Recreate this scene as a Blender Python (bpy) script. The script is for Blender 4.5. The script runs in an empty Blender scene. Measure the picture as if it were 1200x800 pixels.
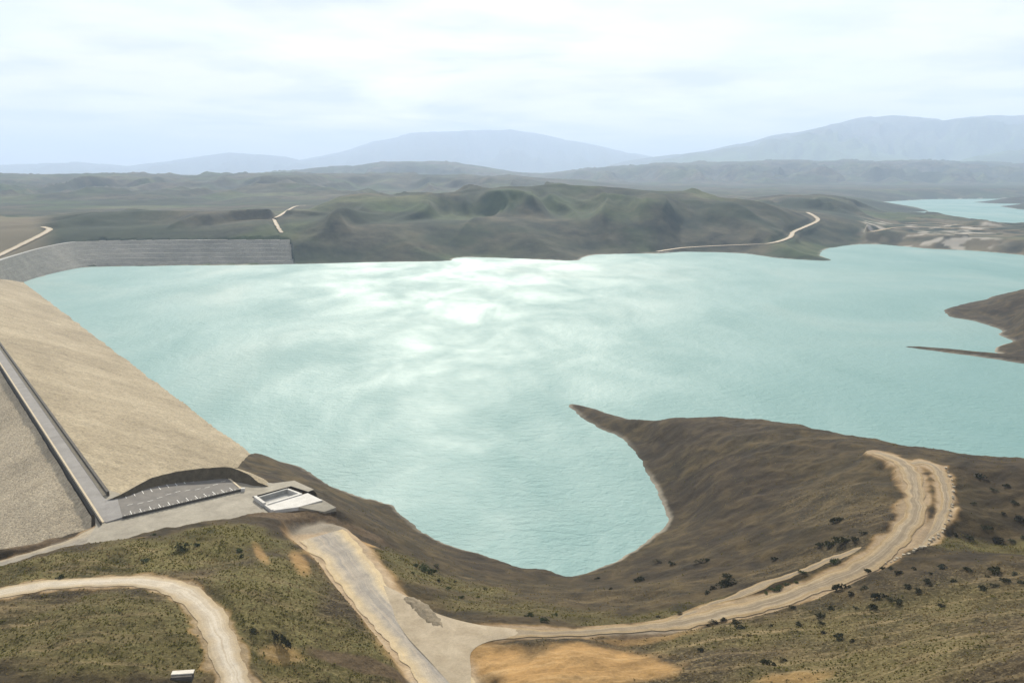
import bpy, bmesh, math, random
import numpy as np
from mathutils import Vector

SC = bpy.context.scene
COL = SC.collection
R = math.radians

# ------------------------------------------------------------------ camera
F, CAM_H = 1039.0, 210.0                       # focal length in 1200-px units, metres above the water
PITCH = math.atan(200.0 / F)
cam_d = bpy.data.cameras.new("camera")
cam = bpy.data.objects.new("camera", cam_d); COL.objects.link(cam)
cam_d.sensor_width = 36.0; cam_d.lens = 36.0 * F / 1200.0
cam_d.clip_start = 1.0; cam_d.clip_end = 120000.0
cam.location = (0, 0, CAM_H); cam.rotation_euler = (math.pi / 2 - PITCH, 0, 0)
SC.camera = cam

# ------------------------------------------------------------------ light
SUN_AZ, SUN_EL = R(-4.0), R(31.0)              # azimuth to the right of +Y
world = bpy.data.worlds.new("World"); SC.world = world; world.use_nodes = True
sun_d = bpy.data.lights.new("sun", 'SUN'); sun_d.energy = 5.0; sun_d.angle = R(3.0); sun_d.color = (1.0, .925, .79)
sun = bpy.data.objects.new("sun", sun_d); COL.objects.link(sun)
sdir = Vector((math.sin(SUN_AZ) * math.cos(SUN_EL), math.cos(SUN_AZ) * math.cos(SUN_EL), math.sin(SUN_EL)))
sun.rotation_euler = (-sdir).to_track_quat('-Z', 'Y').to_euler(); sun.location = (0, 0, 3000)
SC.view_settings.view_transform = 'Standard'; SC.view_settings.look = 'None'
SC.view_settings.gamma = 1.0; SC.view_settings.exposure = 0.72
SC.view_settings.use_curve_mapping = False
SC.render.engine = 'CYCLES'
cy = SC.cycles
cy.max_bounces = 4; cy.diffuse_bounces = 2; cy.glossy_bounces = 2; cy.volume_bounces = 1
cy.use_denoising = True
try: cy.denoiser = 'OPENIMAGEDENOISE'
except Exception: pass

def world_nodes():
    nt = world.node_tree; nt.nodes.clear(); N = nt.nodes.new; L = nt.links.new
    out = N('ShaderNodeOutputWorld'); bg = N('ShaderNodeBackground'); bg.inputs['Strength'].default_value = 0.069
    sky = N('ShaderNodeTexSky'); sky.sky_type = 'NISHITA'; sky.sun_disc = False
    sky.sun_elevation = SUN_EL; sky.sun_rotation = SUN_AZ; sky.altitude = 600; sky.air_density = 1.0; sky.dust_density = 1.6
    tc = N('ShaderNodeTexCoord'); sp = N('ShaderNodeSeparateXYZ'); L(tc.outputs['Generated'], sp.inputs[0])
    mx = N('ShaderNodeMath'); mx.operation = 'MAXIMUM'; mx.inputs[1].default_value = 0.0; L(sp.outputs['Z'], mx.inputs[0])
    ad = N('ShaderNodeMath'); ad.operation = 'ADD'; ad.inputs[1].default_value = 0.10; L(mx.outputs[0], ad.inputs[0])
    dx = N('ShaderNodeMath'); dx.operation = 'DIVIDE'; L(sp.outputs['X'], dx.inputs[0]); L(ad.outputs[0], dx.inputs[1])
    dy = N('ShaderNodeMath'); dy.operation = 'DIVIDE'; L(sp.outputs['Y'], dy.inputs[0]); L(ad.outputs[0], dy.inputs[1])
    cb = N('ShaderNodeCombineXYZ'); L(dx.outputs[0], cb.inputs[0]); L(dy.outputs[0], cb.inputs[1])
    n1 = N('ShaderNodeTexNoise'); n1.inputs['Scale'].default_value = 0.55; n1.inputs['Detail'].default_value = 7; n1.inputs['Roughness'].default_value = .55
    n1.inputs['Distortion'].default_value = .5; L(cb.outputs[0], n1.inputs['Vector'])
    rp = N('ShaderNodeValToRGB'); rp.color_ramp.elements[0].position = .36; rp.color_ramp.elements[1].position = .54
    L(n1.outputs['Fac'], rp.inputs['Fac'])
    # clouds thin into a white veil near the horizon
    vr = N('ShaderNodeMapRange'); vr.inputs['From Min'].default_value = 0.0; vr.inputs['From Max'].default_value = .05
    vr.inputs['To Min'].default_value = 1.0; vr.inputs['To Max'].default_value = 0.0; L(mx.outputs[0], vr.inputs['Value'])
    mm = N('ShaderNodeMath'); mm.operation = 'MAXIMUM'; L(rp.outputs['Color'], mm.inputs[0]); L(vr.outputs[0], mm.inputs[1])
    ms = N('ShaderNodeMath'); ms.operation = 'MULTIPLY_ADD'; ms.inputs[1].default_value = .60; ms.inputs[2].default_value = .32; L(mm.outputs[0], ms.inputs[0])
    # cloud brightness: white with soft grey undersides
    n2 = N('ShaderNodeTexNoise'); n2.inputs['Scale'].default_value = 1.3; n2.inputs['Detail'].default_value = 5; L(cb.outputs[0], n2.inputs['Vector'])
    cr = N('ShaderNodeValToRGB'); cr.color_ramp.elements[0].position = .36; cr.color_ramp.elements[1].position = .56
    cr.color_ramp.elements[0].color = (.74, .79, .88, 1); cr.color_ramp.elements[1].color = (1.04, 1.01, .98, 1); L(n2.outputs['Fac'], cr.inputs['Fac'])
    sc = N('ShaderNodeVectorMath'); sc.operation = 'SCALE'; sc.inputs['Scale'].default_value = 10.0; L(cr.outputs['Color'], sc.inputs[0])
    mix = N('ShaderNodeMix'); mix.data_type = 'RGBA'; L(ms.outputs[0], mix.inputs['Factor']); L(sky.outputs[0], mix.inputs['A']); L(sc.outputs[0], mix.inputs['B'])
    L(mix.outputs['Result'], bg.inputs['Color']); L(bg.outputs[0], out.inputs[0])
world_nodes()

# ------------------------------------------------------------------ helpers
rng = np.random.default_rng(7); random.seed(7)
CP, SP = math.cos(PITCH), math.sin(PITCH)
def ray(x, y):
    u, v = (x - 600.0) / F, (400.0 - y) / F
    return np.array([u, CP + v * SP, -SP + v * CP])
def at(x, y, z):
    """world point at height z that the photograph shows at pixel x, y"""
    d = ray(x, y); t = (z - CAM_H) / d[2]
    return np.array([d[0] * t, d[1] * t, z])
def z_at(x, y, Y):
    d = ray(x, y); return CAM_H + Y * d[2] / d[1]
def sstep(a, b, x):
    t = np.clip((x - a) / (b - a), 0, 1); return t * t * (3 - 2 * t)
_perm = rng.permutation(1024); _ang = rng.random(1024) * 2 * np.pi
_gx, _gy = np.cos(_ang), np.sin(_ang)
def pnoise(x, y, seed=0):
    xi = np.floor(x).astype(np.int64); yi = np.floor(y).astype(np.int64); xf = x - xi; yf = y - yi
    def g(ix, iy, fx, fy):
        h = _perm[(_perm[(ix + seed * 57) & 1023] + iy) & 1023]; return _gx[h] * fx + _gy[h] * fy
    u = xf * xf * xf * (xf * (xf * 6 - 15) + 10); v = yf * yf * yf * (yf * (yf * 6 - 15) + 10)
    a = g(xi, yi, xf, yf); b = g(xi + 1, yi, xf - 1, yf); c = g(xi, yi + 1, xf, yf - 1); d = g(xi + 1, yi + 1, xf - 1, yf - 1)
    return (a + u * (b - a)) * (1 - v) + (c + u * (d - c)) * v
def fbm(x, y, scale, octs=4, seed=0, gain=.5):
    x = x / scale; y = y / scale; s = 0; a = 1
    for o in range(octs):
        s = s + a * pnoise(x, y, seed + o); x = x * 2.03 + 17; y = y * 2.03 - 9; a *= gain
    return s * 1.4
def ridged(x, y, scale, octs=4, seed=0, gain=.5):
    x = x / scale; y = y / scale; s = 0; a = 1; t = 0
    for o in range(octs):
        s = s + a * (1 - np.abs(pnoise(x, y, seed + o)) * 2.2); t += a; x = x * 2.07 + 5; y = y * 2.07 - 3; a *= gain
    return s / t
def smax(a, b, k):
    h = np.clip(.5 + .5 * (a - b) / k, 0, 1); return b + (a - b) * h + k * h * (1 - h)

MATS = {}
def link(o):
    COL.objects.link(o); return o
def mesh_obj(name, verts, faces, mat, parent=None, smooth=False):
    me = bpy.data.meshes.new(name); me.from_pydata([tuple(map(float, v)) for v in verts], [], faces)
    if smooth: me.polygons.foreach_set('use_smooth', [True] * len(me.polygons))
    me.materials.append(mat); me.update()
    o = link(bpy.data.objects.new(name, me))
    if parent: o.parent = parent
    return o
def empty(name, loc=(0, 0, 0)):
    o = link(bpy.data.objects.new(name, None)); o.location = tuple(map(float, loc)); o.empty_display_size = 1; return o
def tag(o, label=None, cat=None, group=None, kind=None):
    if label: o['label'] = label
    if cat: o['category'] = cat
    if group: o['group'] = group
    if kind: o['kind'] = kind
    return o
class MB:
    def __init__(s): s.v = []; s.f = []
    def prism(s, pts, z0, z1):
        """closed prism over a polygon in plan (list of xy, counter-clockwise); z0/z1 numbers or lists"""
        n = len(pts); b = len(s.v)
        z0 = [z0] * n if np.isscalar(z0) else z0; z1 = [z1] * n if np.isscalar(z1) else z1
        s.v += [(p[0], p[1], z) for p, z in zip(pts, z0)] + [(p[0], p[1], z) for p, z in zip(pts, z1)]
        s.f += [tuple(b + n + i for i in range(n)), tuple(b + i for i in reversed(range(n)))]
        s.f += [(b + i, b + (i + 1) % n, b + n + (i + 1) % n, b + n + i) for i in range(n)]
        return s
    def bar(s, p, q, w, z0, z1):
        p, q = np.array(p[:2], float), np.array(q[:2], float); d = (q - p) / np.linalg.norm(q - p); n = np.array([-d[1], d[0]]) * w / 2
        return s.prism([p - n, q - n, q + n, p + n], z0, z1)
    def build(s, name, mat, parent=None, origin=(0, 0, 0), smooth=False):
        o = np.array(origin, float); return mesh_obj(name, [np.array(v) - o for v in s.v], s.f, mat, parent, smooth)

# ------------------------------------------------------------------ materials
def new_mat(name):
    m = bpy.data.materials.new(name); m.use_nodes = True; nt = m.node_tree
    b = nt.nodes['Principled BSDF']; return m, nt, b, nt.nodes.new, nt.links.new
def noise(N, L, vec, scale, detail=5, rough=.6, dist=0):
    n = N('ShaderNodeTexNoise'); n.inputs['Scale'].default_value = scale; n.inputs['Detail'].default_value = detail
    n.inputs['Roughness'].default_value = rough; n.inputs['Distortion'].default_value = dist
    if vec: L(vec, n.inputs['Vector'])
    return n.outputs['Fac']
def ramp(N, L, fac, stops):
    r = N('ShaderNodeValToRGB'); e = r.color_ramp.elements
    while len(e) < len(stops): e.new(.5)
    for k, (p, c) in enumerate(stops):
        e[k].position = p; e[k].color = (*c, 1) if not np.isscalar(c) else (c, c, c, 1)
    L(fac, r.inputs['Fac']); return r.outputs['Color']
def mixc(N, L, fac, a, b, mode='MIX'):
    m = N('ShaderNodeMix'); m.data_type = 'RGBA'; m.blend_type = mode
    for s, k in ((fac, 'Factor'), (a, 'A'), (b, 'B')):
        if isinstance(s, (int, float)): m.inputs[k].default_value = s
        elif isinstance(s, tuple): m.inputs[k].default_value = (*s, 1)
        else: L(s, m.inputs[k])
    return m.outputs['Result']
def math_(N, L, op, a, b=None, c=None):
    m = N('ShaderNodeMath'); m.operation = op
    for k, s in enumerate((a, b, c)):
        if s is None: continue
        if isinstance(s, (int, float)): m.inputs[k].default_value = s
        else: L(s, m.inputs[k])
    return m.outputs[0]
def bump(N, L, b, h, dist, strength=.6):
    n = N('ShaderNodeBump'); n.inputs['Distance'].default_value = dist; n.inputs['Strength'].default_value = strength
    L(h, n.inputs['Height']); L(n.outputs[0], b.inputs['Normal'])
def scaled(N, L, vec, s, rot=0):
    m = N('ShaderNodeMapping'); m.inputs['Scale'].default_value = s; m.inputs['Rotation'].default_value = (0, 0, rot); L(vec, m.inputs['Vector']); return m.outputs[0]

def mat_ground():
    m, nt, b, N, L = new_mat('ground_cover'); geo = N('ShaderNodeNewGeometry'); P = geo.outputs['Position']
    def attr(n):
        a = N('ShaderNodeAttribute'); a.attribute_name = n; return a.outputs['Fac']
    big = noise(N, L, P, .012, 6, .62, .4); mid = noise(N, L, P, .075, 5, .56, .5); fine = noise(N, L, P, .9, 4, .7)
    streak = noise(N, L, scaled(N, L, P, (.02, .16, .05), .5), 1.0, 6, .65, 1.0)
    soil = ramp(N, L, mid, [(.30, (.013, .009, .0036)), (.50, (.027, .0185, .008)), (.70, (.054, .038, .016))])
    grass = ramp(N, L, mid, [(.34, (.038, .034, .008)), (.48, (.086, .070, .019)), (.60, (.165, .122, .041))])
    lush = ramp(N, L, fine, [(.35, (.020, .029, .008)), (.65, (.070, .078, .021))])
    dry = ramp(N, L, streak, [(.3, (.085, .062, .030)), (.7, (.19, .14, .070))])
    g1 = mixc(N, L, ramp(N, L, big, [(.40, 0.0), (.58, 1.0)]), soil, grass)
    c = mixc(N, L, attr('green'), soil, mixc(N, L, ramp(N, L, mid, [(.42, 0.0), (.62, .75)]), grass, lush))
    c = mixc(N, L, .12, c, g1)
    c = mixc(N, L, math_(N, L, 'MULTIPLY', ramp(N, L, streak, [(.52, 0.0), (.70, 1.0)]), attr('dry')), c, dry)
    c = mixc(N, L, math_(N, L, 'MULTIPLY', ramp(N, L, fine, [(.50, 0.0), (.72, .6)]), attr('dry')), c, (.20, .16, .085))
    sand = ramp(N, L, streak, [(.25, (.17, .098, .034)), (.5, (.29, .175, .066)), (.8, (.40, .28, .14))])
    c = mixc(N, L, math_(N, L, 'MULTIPLY', attr('sand'), ramp(N, L, mid, [(.30, .75), (.5, 1.0)])), c, sand)
    cutm = ramp(N, L, noise(N, L, scaled(N, L, P, (.5, .5, .12)), 1.0, 5, .7), [(.3, (.045, .030, .016)), (.7, (.11, .075, .04))])
    c = mixc(N, L, attr('cut'), c, cutm)
    pale = ramp(N, L, mid, [(.3, (.30, .27, .21)), (.7, (.46, .42, .34))])
    c = mixc(N, L, attr('pale'), c, pale)
    c = mixc(N, L, 1.0, c, ramp(N, L, fine, [(.25, .80), (.75, 1.16)]), 'MULTIPLY')
    L(c, b.inputs['Base Color']); b.inputs['Roughness'].default_value = .95; b.inputs['Specular IOR Level'].default_value = .1
    h = math_(N, L, 'MULTIPLY_ADD', mid, 2.2, math_(N, L, 'MULTIPLY', fine, .6))
    bump(N, L, b, h, 1.0, .55); return m
def mat_far():
    m, nt, b, N, L = new_mat('far_hills'); geo = N('ShaderNodeNewGeometry'); P = geo.outputs['Position']
    a = N('ShaderNodeAttribute'); a.attribute_name = 'green'; g = a.outputs['Fac']
    a2 = N('ShaderNodeAttribute'); a2.attribute_name = 'sand'; sd = a2.outputs['Fac']
    a3 = N('ShaderNodeAttribute'); a3.attribute_name = 'pale'; pl = a3.outputs['Fac']
    big = noise(N, L, P, .0016, 7, .62, .6); mid = noise(N, L, P, .012, 6, .65)
    brown = ramp(N, L, mid, [(.35, (.018, .020, .015)), (.65, (.090, .080, .050))])
    grass = ramp(N, L, mid, [(.3, (.009, .017, .011)), (.7, (.034, .044, .023))])
    c = mixc(N, L, ramp(N, L, big, [(.42, 0.0), (.56, 1.0)]), brown, grass)
    c = mixc(N, L, g, c, ramp(N, L, mid, [(.3, (.050, .082, .026)), (.7, (.10, .155, .045))]))
    c = mixc(N, L, sd, c, (.16, .13, .085)); c = mixc(N, L, pl, c, (.33, .30, .25))
    L(c, b.inputs['Base Color']); b.inputs['Roughness'].default_value = 1; b.inputs['Specular IOR Level'].default_value = .05
    bump(N, L, b, mid, 6.0, .5); return m
def mat_rockfill(name, c0, c1, c2, band=0.0):
    m, nt, b, N, L = new_mat(name); geo = N('ShaderNodeNewGeometry'); P = geo.outputs['Position']
    v = N('ShaderNodeTexVoronoi'); v.inputs['Scale'].default_value = .75; v.inputs['Randomness'].default_value = 1; L(P, v.inputs['Vector'])
    mid = noise(N, L, P, .05, 6, .7, .5); big = noise(N, L, P, .009, 5, .6, .5); fine = noise(N, L, P, 1.3, 3, .7)
    lift = noise(N, L, scaled(N, L, P, (.004, .06, .22), -.614), 1.0, 5, .65, .3)
    t = math_(N, L, 'MULTIPLY_ADD', mid, .40, math_(N, L, 'MULTIPLY_ADD', lift, .18, math_(N, L, 'MULTIPLY', big, .58)))
    c = ramp(N, L, t, [(.38, c0), (.58, c1), (.78, c2)])
    c = mixc(N, L, .75, c, ramp(N, L, v.outputs['Color'], [(.1, .68), (.8, 1.22)]), 'MULTIPLY')
    c = mixc(N, L, .7, c, ramp(N, L, fine, [(.3, .75), (.7, 1.2)]), 'MULTIPLY')
    L(c, b.inputs['Base Color']); b.inputs['Roughness'].default_value = .95; b.inputs['Specular IOR Level'].default_value = .1
    bump(N, L, b, math_(N, L, 'MULTIPLY_ADD', v.outputs['Distance'], -1.0, fine), .7, .6); return m
def mat_road(name, edge, mid_c, track, dark):
    """u runs across the road, v along it in metres"""
    m, nt, b, N, L = new_mat(name); geo = N('ShaderNodeNewGeometry'); P = geo.outputs['Position']
    uv = N('ShaderNodeUVMap'); uv.uv_map = 'UVMap'; s = N('ShaderNodeSeparateXYZ'); L(uv.outputs[0], s.inputs[0])
    st = noise(N, L, scaled(N, L, uv.outputs[0], (9, .02, 1)), 1.0, 6, .65, .35)
    n = noise(N, L, P, .22, 5, .65); fine = noise(N, L, P, 1.8, 3, .7)
    off = math_(N, L, 'ABSOLUTE', math_(N, L, 'SUBTRACT', s.outputs['X'], .5))
    off = math_(N, L, 'MULTIPLY_ADD', n, .22, math_(N, L, 'SUBTRACT', off, .11))
    c = ramp(N, L, off, [(.0, track), (.16, track), (.27, mid_c), (.42, edge), (.5, edge)])
    c = mixc(N, L, ramp(N, L, st, [(.45, 0.0), (.62, .55)]), c, dark)
    c = mixc(N, L, .8, c, ramp(N, L, fine, [(.3, .82), (.7, 1.15)]), 'MULTIPLY')
    c = mixc(N, L, .8, c, ramp(N, L, n, [(.3, .80), (.7, 1.14)]), 'MULTIPLY')
    L(c, b.inputs['Base Color']); b.inputs['Roughness'].default_value = .9; b.inputs['Specular IOR Level'].default_value = .09
    bump(N, L, b, math_(N, L, 'ADD', st, fine), .12, .5); return m
def mat_plain(name, c0, c1, scale=.5, rough=.85, bd=.03, fs=3.0):
    m, nt, b, N, L = new_mat(name); tc = N('ShaderNodeNewGeometry'); P = tc.outputs['Position']
    n = noise(N, L, P, scale, 6, .65, .4); fine = noise(N, L, P, fs, 3, .7)
    c = mixc(N, L, .6, ramp(N, L, n, [(.3, c0), (.7, c1)]), ramp(N, L, fine, [(.3, .8), (.7, 1.15)]), 'MULTIPLY')
    L(c, b.inputs['Base Color']); b.inputs['Roughness'].default_value = rough; b.inputs['Specular IOR Level'].default_value = .2
    bump(N, L, b, fine, bd, .5); return m
def mat_water():
    m, nt, b, N, L = new_mat('reservoir_water'); geo = N('ShaderNodeNewGeometry'); P = geo.outputs['Position']
    big = noise(N, L, scaled(N, L, P, (.0016, .0028, 1), .35), 1.0, 4, .5, .8)
    silt = noise(N, L, scaled(N, L, P, (.0032, .0018, 1), -.3), 1.0, 4, .55, 1.0)
    c = ramp(N, L, silt, [(.30, (.124, .230, .224)), (.52, (.154, .258, .250)), (.72, (.196, .284, .270))])
    L(c, b.inputs['Base Color'])
    wind = noise(N, L, scaled(N, L, P, (.0095, .0050, 1), .5), 1.0, 6, .62, .35)
    wm = ramp(N, L, wind, [(.32, 0.0), (.64, 1.0)])
    r = N('ShaderNodeMapRange'); r.inputs['To Min'].default_value = .54; r.inputs['To Max'].default_value = .72; L(wm, r.inputs['Value']); L(r.outputs[0], b.inputs['Roughness'])
    b.inputs['IOR'].default_value = 1.333; b.inputs['Specular IOR Level'].default_value = .15
    w1 = noise(N, L, scaled(N, L, P, (.10, .16, .1), .4), 1.0, 4, .6, .6); w2 = noise(N, L, scaled(N, L, P, (.42, .60, .3), -.2), 1.0, 3, .65, .4)
    h = math_(N, L, 'MULTIPLY_ADD', w1, 1.5, math_(N, L, 'MULTIPLY', w2, .55))
    h = math_(N, L, 'MULTIPLY', h, math_(N, L, 'MULTIPLY_ADD', wm, .75, .35))
    bump(N, L, b, h, 1.3, .75); return m
def mat_leaf(name, c0, c1, thin=.15):
    m, nt, b, N, L = new_mat(name); oi = N('ShaderNodeObjectInfo'); geo = N('ShaderNodeNewGeometry')
    n = noise(N, L, geo.outputs['Position'], 1.7, 3, .7); f = math_(N, L, 'MULTIPLY_ADD', oi.outputs['Random'], .35, math_(N, L, 'MULTIPLY', n, .8))
    lc = ramp(N, L, f, [(.3, c0), (.8, c1)]); L(lc, b.inputs['Base Color']); tr = N('ShaderNodeBsdfTranslucent'); L(lc, tr.inputs['Color']); ms = N('ShaderNodeMixShader'); ms.inputs[0].default_value = thin; L(b.outputs[0], ms.inputs[1]); L(tr.outputs[0], ms.inputs[2])
    L(ms.outputs[0], [q for q in nt.nodes if q.type == 'OUTPUT_MATERIAL'][0].inputs['Surface']); b.inputs['Roughness'].default_value = .8; b.inputs['Specular IOR Level'].default_value = .2
    return m
M = dict(
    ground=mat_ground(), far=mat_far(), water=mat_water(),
    up=mat_rockfill('upstream_rockfill', (.165, .135, .087), (.255, .213, .142), (.345, .295, .205)),
    down=mat_rockfill('downstream_rockfill', (.20, .17, .12), (.315, .265, .186), (.40, .34, .243)),
    saddle=mat_rockfill('saddle_rockfill', (.085, .088, .078), (.14, .14, .122), (.20, .195, .168)),
    gravel=mat_road('pale_gravel', (.34, .27, .17), (.40, .34, .25), (.43, .38, .30), (.29, .235, .155)),
    worn=mat_road('worn_gravel', (.235, .168, .085), (.255, .195, .115), (.18, .143, .095), (.34, .28, .19)),
    grey=mat_road('grey_gravel', (.42, .33, .195), (.33, .285, .21), (.235, .215, .185), (.40, .34, .25)),
    access=mat_road('grey_access', (.29, .245, .17), (.26, .225, .17), (.205, .185, .15), (.31, .275, .21)),
    pave=mat_plain('terrace_paving', (.18, .162, .125), (.285, .26, .205), .12, .9, .05, 1.0),
    junction=mat_plain('junction_gravel', (.23, .185, .12), (.34, .285, .20), .15, .9, .1, 1.2),
    asphalt=mat_plain('asphalt', (.115, .108, .098), (.165, .155, .14), .25, .9),
    crest=mat_plain('crest_asphalt', (.16, .152, .14), (.225, .215, .20), .15, .9),
    lot=mat_plain('lot_asphalt', (.095, .088, .078), (.15, .138, .12), .2, .9),
    conc=mat_plain('concrete', (.42, .39, .33), (.55, .52, .45), .6, .85),
    white=mat_plain('white_concrete', (.36, .348, .315), (.50, .485, .45), .25, .8),
    greyc=mat_plain('grey_concrete', (.22, .22, .205), (.32, .315, .29), .3, .85),
    kerb=mat_plain('kerb_concrete', (.36, .30, .20), (.48, .41, .29), .6, .85),
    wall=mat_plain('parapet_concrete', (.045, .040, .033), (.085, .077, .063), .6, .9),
    paint=mat_plain('white_paint', (.60, .59, .54), (.78, .77, .72), 2.0, .7, .005),
    bank=mat_plain('bank_earth', (.045, .036, .022), (.095, .078, .048), .35, .95, .3, 1.2),
    rubble=mat_plain('rubble', (.11, .090, .058), (.21, .172, .115), .6, .95, .3, 1.2),
    stone=mat_plain('guard_stone', (.22, .19, .135), (.40, .35, .26), 1.5, .9),
    leaf_dark=mat_leaf('dark_leaves', (.014, .016, .005), (.048, .046, .015)),
    leaf_dry=mat_leaf('dry_leaves', (.10, .076, .030), (.24, .18, .080), .5),
    leaf_grass=mat_leaf('grass_leaves', (.070, .066, .014), (.165, .142, .036), .5),
    leaf=mat_leaf('green_leaves', (.020, .028, .008), (.065, .078, .022)),
)

# ------------------------------------------------------------------ the dam in plan
A = np.array([-.5763, .8172]); NU = np.array([.8172, .5763])       # along the crest, towards the water
O = at(126.6, 581, 55)[:2]                                         # near end of the upstream crest edge
CREST_Z, CREST_W, UP_S, DN_S, DAM_L = 55.0, 10.1, 2.44, 1.9, 1560.0
def dam_co(x, y):
    dx, dy = x - O[0], y - O[1]; return dx * A[0] + dy * A[1], dx * NU[0] + dy * NU[1]   # s along, o towards water
def dam_pt(s, o): return O + A * s + NU * o
def dam_z(s, o):
    z = np.where(o > 0, CREST_Z - o / UP_S, np.where(o < -CREST_W, CREST_Z + (o + CREST_W) / DN_S, CREST_Z)); return z

# ------------------------------------------------------------------ shorelines (heights of zero)
def P0(pts): return np.array([at(x, y, 0)[:2] for x, y in pts])
lake_px = [(30, 329), (64, 320), (107, 313), (335, 310), (430, 307.5), (520, 306), (532, 303), (552, 301.5), (610, 303), (672, 305.5), (684, 301),
           (705, 298), (770, 297), (800, 295), (870, 297), (917, 303), (973, 305.5), (961, 299), (967, 292), (1000, 287), (1030, 286.5), (1060, 289),
           (1092, 292), (1140, 294), (1200, 299), (1300, 305), (1420, 312),
           (1420, 335), (1300, 336), (1225, 334), (1190, 341), (1150, 352), (1111, 362), (1113, 371), (1140, 376), (1172, 386), (1170, 392), (1186, 400),
           (1170, 405), (1165, 411), (1172, 415), (1130, 411), (1090, 407.5), (1059, 406), (1090, 410.5), (1140, 417), (1200, 426), (1290, 440), (1420, 455),
           (1420, 560), (1300, 568), (1200, 562), (1120, 556), (1050, 544), (980, 526), (900, 508), (840, 502), (780, 502), (730, 490), (700, 480), (668, 473),
           (676, 484), (700, 500), (728, 513), (748, 533), (762, 560), (776, 588), (783, 605), (774, 622), (745, 642), (722, 658), (690, 670), (664, 675), (640, 668),
           (600, 663), (560, 648), (510, 632), (480, 612), (455, 590), (420, 582), (390, 570), (352, 548), (330, 541), (300, 535)]
def px_spline(pts, n=5):
    Q = np.array([2 * np.array(pts[0]) - np.array(pts[1])] + list(pts) + [2 * np.array(pts[-1]) - np.array(pts[-2])], float); out = []
    for i in range(1, len(Q) - 2):
        p0, p1, p2, p3 = Q[i - 1], Q[i], Q[i + 1], Q[i + 2]
        for k in range(n):
            t = k / n; out.append(tuple(.5 * (2 * p1 + (p2 - p0) * t + (2 * p0 - 5 * p1 + 4 * p2 - p3) * t * t + (3 * p1 - p0 - 3 * p2 + p3) * t ** 3)))
    return out + [tuple(Q[-2])]
lake_px = px_spline(lake_px, 4)
lake = P0(lake_px)
far_px = [(1036, 236.5), (1090, 233.6), (1140, 233.2), (1300, 232.6), (1500, 232.4), (1500, 262), (1300, 269), (1200, 267), (1134, 263), (1083, 256), (1052, 253), (1070, 249), (1090, 247.5), (1075, 243)]
flake = P0(far_px)
isl = [P0([(1139, 237), (1165, 238.6), (1200, 239), (1330, 238.6), (1330, 235.5), (1200, 235), (1165, 235.2)]), P0([(1170, 241.8), (1195, 245.6), (1240, 248), (1330, 248), (1330, 240), (1215, 238.9), (1190, 239.8)])]
def sdf(X, Y, poly):
    """positive on the land side, negative inside the polygon"""
    n = len(poly); d2 = np.full(X.shape, 1e18); ins = np.zeros(X.shape, bool)
    for i in range(n):
        ax, ay = poly[i]; bx, by = poly[(i + 1) % n]; ex, ey = bx - ax, by - ay; L2 = ex * ex + ey * ey
        t = np.clip(((X - ax) * ex + (Y - ay) * ey) / L2, 0, 1)
        d2 = np.minimum(d2, (X - ax - t * ex) ** 2 + (Y - ay - t * ey) ** 2)
        c = (ay > Y) != (by > Y)
        ins ^= c & (X < ex * (Y - ay) / (ey if abs(ey) > 1e-9 else 1e-9) + ax)
    d = np.sqrt(d2); return np.where(ins, -d, d)

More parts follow.
